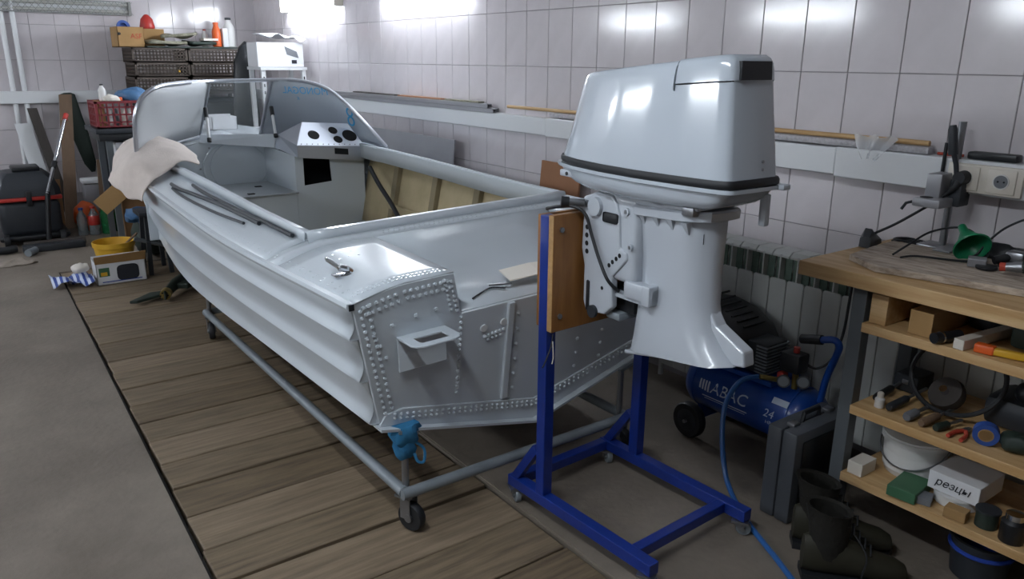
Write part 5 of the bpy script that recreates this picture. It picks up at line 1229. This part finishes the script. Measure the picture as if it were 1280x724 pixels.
# planks, sheets and tubes leaning on the back wall
def leaner(name, mt, xb, yb, xt, yt, zt_, w, lb, cat, th=.02):
    a = Vector((xb, yb, 0.004)); b = Vector((xt, yt, zt_)); d = b - a; s = Vector((1, 0, 0)) * w; n = d.cross(s).normalized() * th
    if n.y > 0: n = -n
    v = [a, a + s, b + s, b]; v = v + [p + n for p in v]
    zmin = min(p.z for p in v)
    v = [p - Vector((0, 0, zmin - .001)) for p in v]
    MB().add(v, [(0, 1, 2, 3), (4, 7, 6, 5), (0, 4, 5, 1), (1, 5, 6, 2), (2, 6, 7, 3), (3, 7, 4, 0)]).build(name, mt, smooth=0, label=lb, cat=cat)
leaner('wallboard_offcut', 'white', .70, 8.05, .56, 8.19, .93, .12, 'pale narrow panel leaning on the back wall', 'panel')
leaner('dark_plank', 'wood_dark', .84, 7.98, .67, 8.15, 1.06, .075, 'black narrow plank leaning on the back wall', 'plank', .03)
leaner('brown_plank', 'wood_mid', .80, 7.93, .93, 8.15, 1.17, .10, 'long brown plank leaning on the back wall beside the pole', 'plank', .03)
leaner('card_sheet', 'card_dark', .70, 7.885, .71, 7.90, .46, .10, 'brown cardboard sheet standing behind the vacuum', 'cardboard', .006)
leaner('dark_board', 'charcoal', 1.18, 7.95, 1.2, 8.16, 1.0, .18, 'wide dark board leaning behind the black table', 'board')
leaner('pale_board', 'wood_mid', 1.07, 7.76, 1.11, 7.82, .62, .05, 'short slanted tan board beside the white bin', 'board', .02)
pl_ = thing('telescopic_pole', (.62, 7.30, 0), 'chrome telescopic tube with a red end standing by the vacuum', 'pole')
A = Vector((.645, 7.325, .42)); B = Vector((.925, 7.80, 1.02))
MB().cyl(A, A.lerp(B, .95), .014, n=12).build('tube', 'chrome', pl_); MB().cyl(A.lerp(B, .93), B, .02, n=12).build('red_tip', 'red', pl_); MB().cyl(A.lerp(B, .32), A.lerp(B, .39), .021, n=12).build('clamp', 'black_plastic', pl_)
MB().cyl(Vector((.60, 7.29, .0)), A.lerp(B, .03), .02, n=12).build('foot_tube', 'black_plastic', pl_)
mb = MB().loft([[(1.03 + k + r * math.cos(a) * 1.0, 8.20 + r * .35 * math.sin(a), z) for a in (2 * math.pi * i / 14 for i in range(14))] for r, z, k in ((.02, .46, .10), (.05, .55, .08), (.07, .8, .03), (.07, 1.0, 0), (.06, 1.17, -.02), (.03, 1.19, -.02))]); mb.v = crumple(mb.v, .015, 14, 3)
mb.build('hanging_coat', 'dark_green', smooth=60, label='dark green coat hanging at the back wall beside the red crate', cat='coat')
# vacuum cleaner
vc = thing('vacuum_cleaner', (.52, 7.6, 0), 'large black workshop vacuum with a red stripe by the back wall', 'vacuum')
MB().rbox(.30, .74, 7.42, 7.82, .07, .36, .05, 3).build('tank', 'charcoal', vc)
MB().rbox(.28, .76, 7.40, 7.84, .36, .395, .01).build('red_band', 'red', vc)
MB().loft([[(.52 + sx * a, 7.62 + sy * b, z) for sx, sy in ((-1, -.8), (-.8, -1), (.8, -1), (1, -.8), (1, .8), (.8, 1), (-.8, 1), (-1, .8))] for a, b, z in ((.24, .22, .396), (.235, .215, .45), (.20, .19, .54), (.15, .15, .585), (.13, .13, .59))]).build('motor_head', 'charcoal', vc, smooth=30)
MB().rbox(.44, .64, 7.50, 7.74, .59, .625, .012).build('carry_handle', 'black_plastic', vc)
MB().rbox(.50, .54, 7.385, 7.41, .32, .44, .006).build('latch', 'black_plastic', vc)
MB().rbox(.27, .78, 7.38, 7.86, .04, .085, .02).build('base', 'black_plastic', vc)
for x in (.30, .70): MB().lathe([(.02, -.02), (.05, -.02), (.055, 0), (.05, .02), (.02, .02)], (x + .02, 7.37, .055), 18, (1, 0, 0)).build('wheel', 'black_rubber', vc)
MB().tube(curve([(.28, 7.5, .30), (.12, 7.35, .25), (.10, 7.2, .06), (.25, 7.12, .035), (.36, 7.15, .035)]), .03, 12).build('suction_hose', 'black_rubber', vc)
# floor clutter in front of the back wall
MB().rbox(.40, .84, 7.07, 7.16, .001, .055, .008).build('metal_channel', 'charcoal', label='dark steel channel lying on the floor beyond the rag', cat='channel')
MB().cyl((.42, 7.215, .033), (.86, 7.225, .033), .032, n=16).build('pipe_length', 'wood_dark', label='dark pipe length on the floor before the vacuum', cat='pipe')
MB().cyl((.42, 6.94, .03), (.48, 7.03, .03), .028, n=14).build('pipe_elbow', 'steel_grey', label='short grey pipe piece on the floor at the channel end', cat='pipe')
def heap(name, c, r, sc, mt, lb, cat, amp=.3, seed=0, f=3.0):
    mb = MB().ball(c, r, 20, 12, sc); mb.v = crumple(mb.v, r * amp, f / r * .6, seed); z0 = c[2] - r * sc[2] * .75
    mb.v = [(a, b, max(q, 0.002)) for a, b, q in mb.v]; return mb.build(name, mt, smooth=60, label=lb, cat=cat)
heap('floor_rag', (.33, 6.72, .012), .13, (1.0, .5, .22), 'rag', 'dirty white rag lying on the concrete floor', 'rag', .25, 1)
heap('red_sack', (.95, 7.73, .14), .12, (.8, .6, 1.1), 'orange', 'orange red sack on the floor behind the bottles', 'sack', .2, 2)
wbn2 = thing('white_bin', (1.02, 7.95, 0), 'grey white bin with a lid behind the red sack', 'bin')
MB().rbox(.985, 1.145, 7.86, 8.02, .002, .40, .02).build('body', 'grey_sheet', wbn2); MB().rbox(.98, 1.15, 7.855, 8.025, .40, .44, .01).build('lid', 'card_white', wbn2)
bottle(.895, 7.56, .001, .042, .24, 'bottle', 'blue', 'clear plastic bottle with a blue cap on the floor at the back')
bt9 = bottle(.985, 7.54, .001, .045, .25, 'bottle', 'red', 'clear plastic bottle with a red label on the floor at the back')
MB().lathe([(.045, 0), (.0465, .002), (.0465, .08), (.045, .082)], (.985, 7.54, .09), 18).build('bottle_label', 'red', bt9)
bottle(1.09, 7.54, .001, .052, .31, 'bottle_g', 'white_plastic', 'green plastic bottle with a pale cap on the floor')
bottle(1.195, 7.58, .001, .045, .26, 'bottle_g', 'green', 'green plastic bottle with a green cap beside the small carton')
cart('small_carton', 1.17, 1.31, 7.40, 7.5, .001, .16, 'card_dark', 'small dark brown carton beside the green bottles')
MB().box(1.175, 1.20, 7.395, 7.3995, .03, .13).build('paper_label', 'paper', smooth=0, label='white slip on the small dark carton', cat='label')
cart('tall_carton', 1.36, 1.46, 6.74, 6.84, .001, .22, 'card', 'tan upright carton near the black trestle')
# leaning cardboard flap
MB().obox((1.0, 6.35, .52), (.30, .01, .13), (R_(-12), R_(-38), 0)).build('cardboard_flap', 'card', smooth=0, label='tilted cardboard piece on the clutter below the cloth', cat='cardboard')
heap('clutter_bag', (1.24, 6.5, .17), .17, (.9, 1.0, 1.0), 'dark_green', 'heap of dark rags below the cloth', 'rags', .3, 8)
heap('blue_net', (1.16, 6.3, .36), .11, (1.3, .7, .5), 'blue_bag', 'bluish net bundle on the dark rag heap', 'bundle', .4, 9)
# yellow tub with a brush, carton, crumpled bag, trestle
yb = thing('yellow_tub', (.91, 6.15, 0), 'yellow plastic tub behind the open carton', 'tub')
MB().lathe([(.10, 0), (.11, .004), (.135, .18), (.142, .18), (.142, .215), (.136, .215), (.13, .17), (.10, .02), (.02, .015)], (.91, 6.16, .001), 28).build('body', 'yellow', yb)
MB().tube([(.98, 6.12, .19), (1.06, 6.08, .27)], .008, 8).build('brush_stick', 'wood_mid', label='thin stick standing in the yellow tub', cat='stick')
oc = thing('open_carton', (.87, 5.84, 0), 'open carton with a dark oval print on the planks', 'box')
b = MB(); x0, x1, y0, y1 = .72, 1.03, 5.75, 5.93
b.box(x0, x1, y0, y0 + .004, .002, .15); b.box(x0, x1, y1 - .004, y1, .002, .17); b.box(x0, x0 + .004, y0, y1, .002, .15); b.box(x1 - .004, x1, y0, y1, .002, .15); b.box(x0, x1, y0, y1, .002, .006)
b.build('carton', 'card_white', oc, smooth=0)
MB().add([(x0 - .003, y0, .15), (x1 + .002, y0, .15), (x1 + .005, y0 - .03, .215), (x0 - .01, y0 - .03, .205)], [(0, 1, 2, 3)]).build('flap', 'card', oc, smooth=0, solid=.004)
MB().prism([(.87 + .07 * math.copysign(abs(math.cos(a)) ** .5, math.cos(a)) + .045, .075 + .055 * math.copysign(abs(math.sin(a)) ** .5, math.sin(a))) for a in (2 * math.pi * i / 24 for i in range(24))], 'y', 5.7475, 5.7495).build('oval_print', 'print_black', oc, smooth=0)
MB().box(.735, .80, 5.7475, 5.7495, .06, .12).build('picture_print', 'green_box', oc, smooth=0); MB().box(.745, .785, 5.7465, 5.7473, .065, .09).build('fruit_print', 'yellow', oc, smooth=0)
MB().box(.75, 1.0, 5.7475, 5.7495, .018, .024).build('line_print', 'print_navy', oc, smooth=0)
cb2 = thing('crumpled_packet', (.62, 5.9, 0), 'crumpled blue and white striped packet on the floor', 'packet')
rows = [[(lerp(.46, .705, u), lerp(5.80, 6.02, v) - .08 * u, .012 + .05 * abs(math.sin(4 * u + 2 * v)) + .03 * mnoise.noise(Vector((u * 5, v * 5, 1)))) for u in (k / 16 for k in range(17))] for v in (k / 6 for k in range(7))]
sp = mat('striped_packet', 'c3cbe0', .5)
nt = sp.node_tree; wv = nt.nodes.new('ShaderNodeTexWave'); wv.inputs['Scale'].default_value = 9; wv.inputs['Distortion'].default_value = 1.5; tc = nt.nodes.new('ShaderNodeTexCoord'); rp = nt.nodes.new('ShaderNodeValToRGB')
rp.color_ramp.elements[0].position = .45; rp.color_ramp.elements[0].color = (*lin('1f3f8f'), 1); rp.color_ramp.elements[1].position = .55; rp.color_ramp.elements[1].color = (*lin('c3cbe0'), 1)
nt.links.new(tc.outputs['Object'], wv.inputs['Vector']); nt.links.new(wv.outputs[0], rp.inputs[0]); nt.links.new(rp.outputs[0], nt.nodes['Principled BSDF'].inputs['Base Color'])
MB().grid(rows).build('packet', sp, cb2, smooth=60, solid=.003)
heap('foam_lump', (.64, 5.86, .115), .045, (1.2, .8, .8), 'paper', 'white crumpled tissue in the striped packet', 'tissue', .3, 4)
ts = thing('trestle', (1.12, 5.95, 0), 'black steel trestle leg beneath the boat bow', 'trestle')
for a, b_ in (((1.08, 5.85, 0), (1.10, 5.9, .42)), ((1.22, 5.85, 0), (1.20, 5.9, .42)), ((1.08, 6.1, 0), (1.10, 6.05, .42)), ((1.22, 6.1, 0), (1.20, 6.05, .42))):
    MB().tube([a, b_], .02, 4).build('leg', 'charcoal', ts, smooth=0)
MB().rbox(1.05, 1.25, 5.86, 6.09, .42, .45, .005).build('head', 'charcoal', ts)
MB().tube([(1.0, 5.88, .27), (1.20, 5.875, .20)], .014, 8).build('brace', 'bench_leg', ts)
# spare lower gearcase with its brass hub
gc = thing('gearcase', (1.03, 5.24, 0), 'dark green motor gearcase with a brass hub lying on the planks', 'gearcase')
MB().loft([[(1.0 + d, y + r * math.cos(a), .05 + z + r * math.sin(a) * .9) for a in (2 * math.pi * i / 14 for i in range(14))] for d, y, z, r in ((.0, 5.10, -.005, .03), (.03, 5.16, 0, .042), (.09, 5.26, .01, .048), (.2, 5.40, .02, .045), (.26, 5.46, .02, .025))]).build('torpedo', 'dark_green', gc)
MB().prism([(.80, 5.13), (.84, 5.11), (1.0, 5.18), (1.02, 5.26), (.95, 5.27)], 'z', .02, .038).build('skeg', 'dark_green', gc, smooth=0, bevel=.004)
MB().prism([(1.08, 5.27), (1.2, 5.42), (1.3, 5.36), (1.17, 5.2)], 'z', .04, .075).build('leg_stub', 'dark_green', gc, smooth=0, bevel=.006)
hb_ = MB().lathe([(.012, 0), (.012, .01), (.034, .01), (.036, .05), (.03, .055)], (1.005, 5.105, .046), 18, (.35, .75, .1)).build('hub', 'brass', gc)
for i in range(6): MB().cyl(Vector((1.0 + .022 * math.cos(i), 5.10, .046 + .022 * math.sin(i))), Vector((.997 + .022 * math.cos(i), 5.095, .046 + .022 * math.sin(i))), .005, n=6).build('spline', 'dark_hole', hb_)
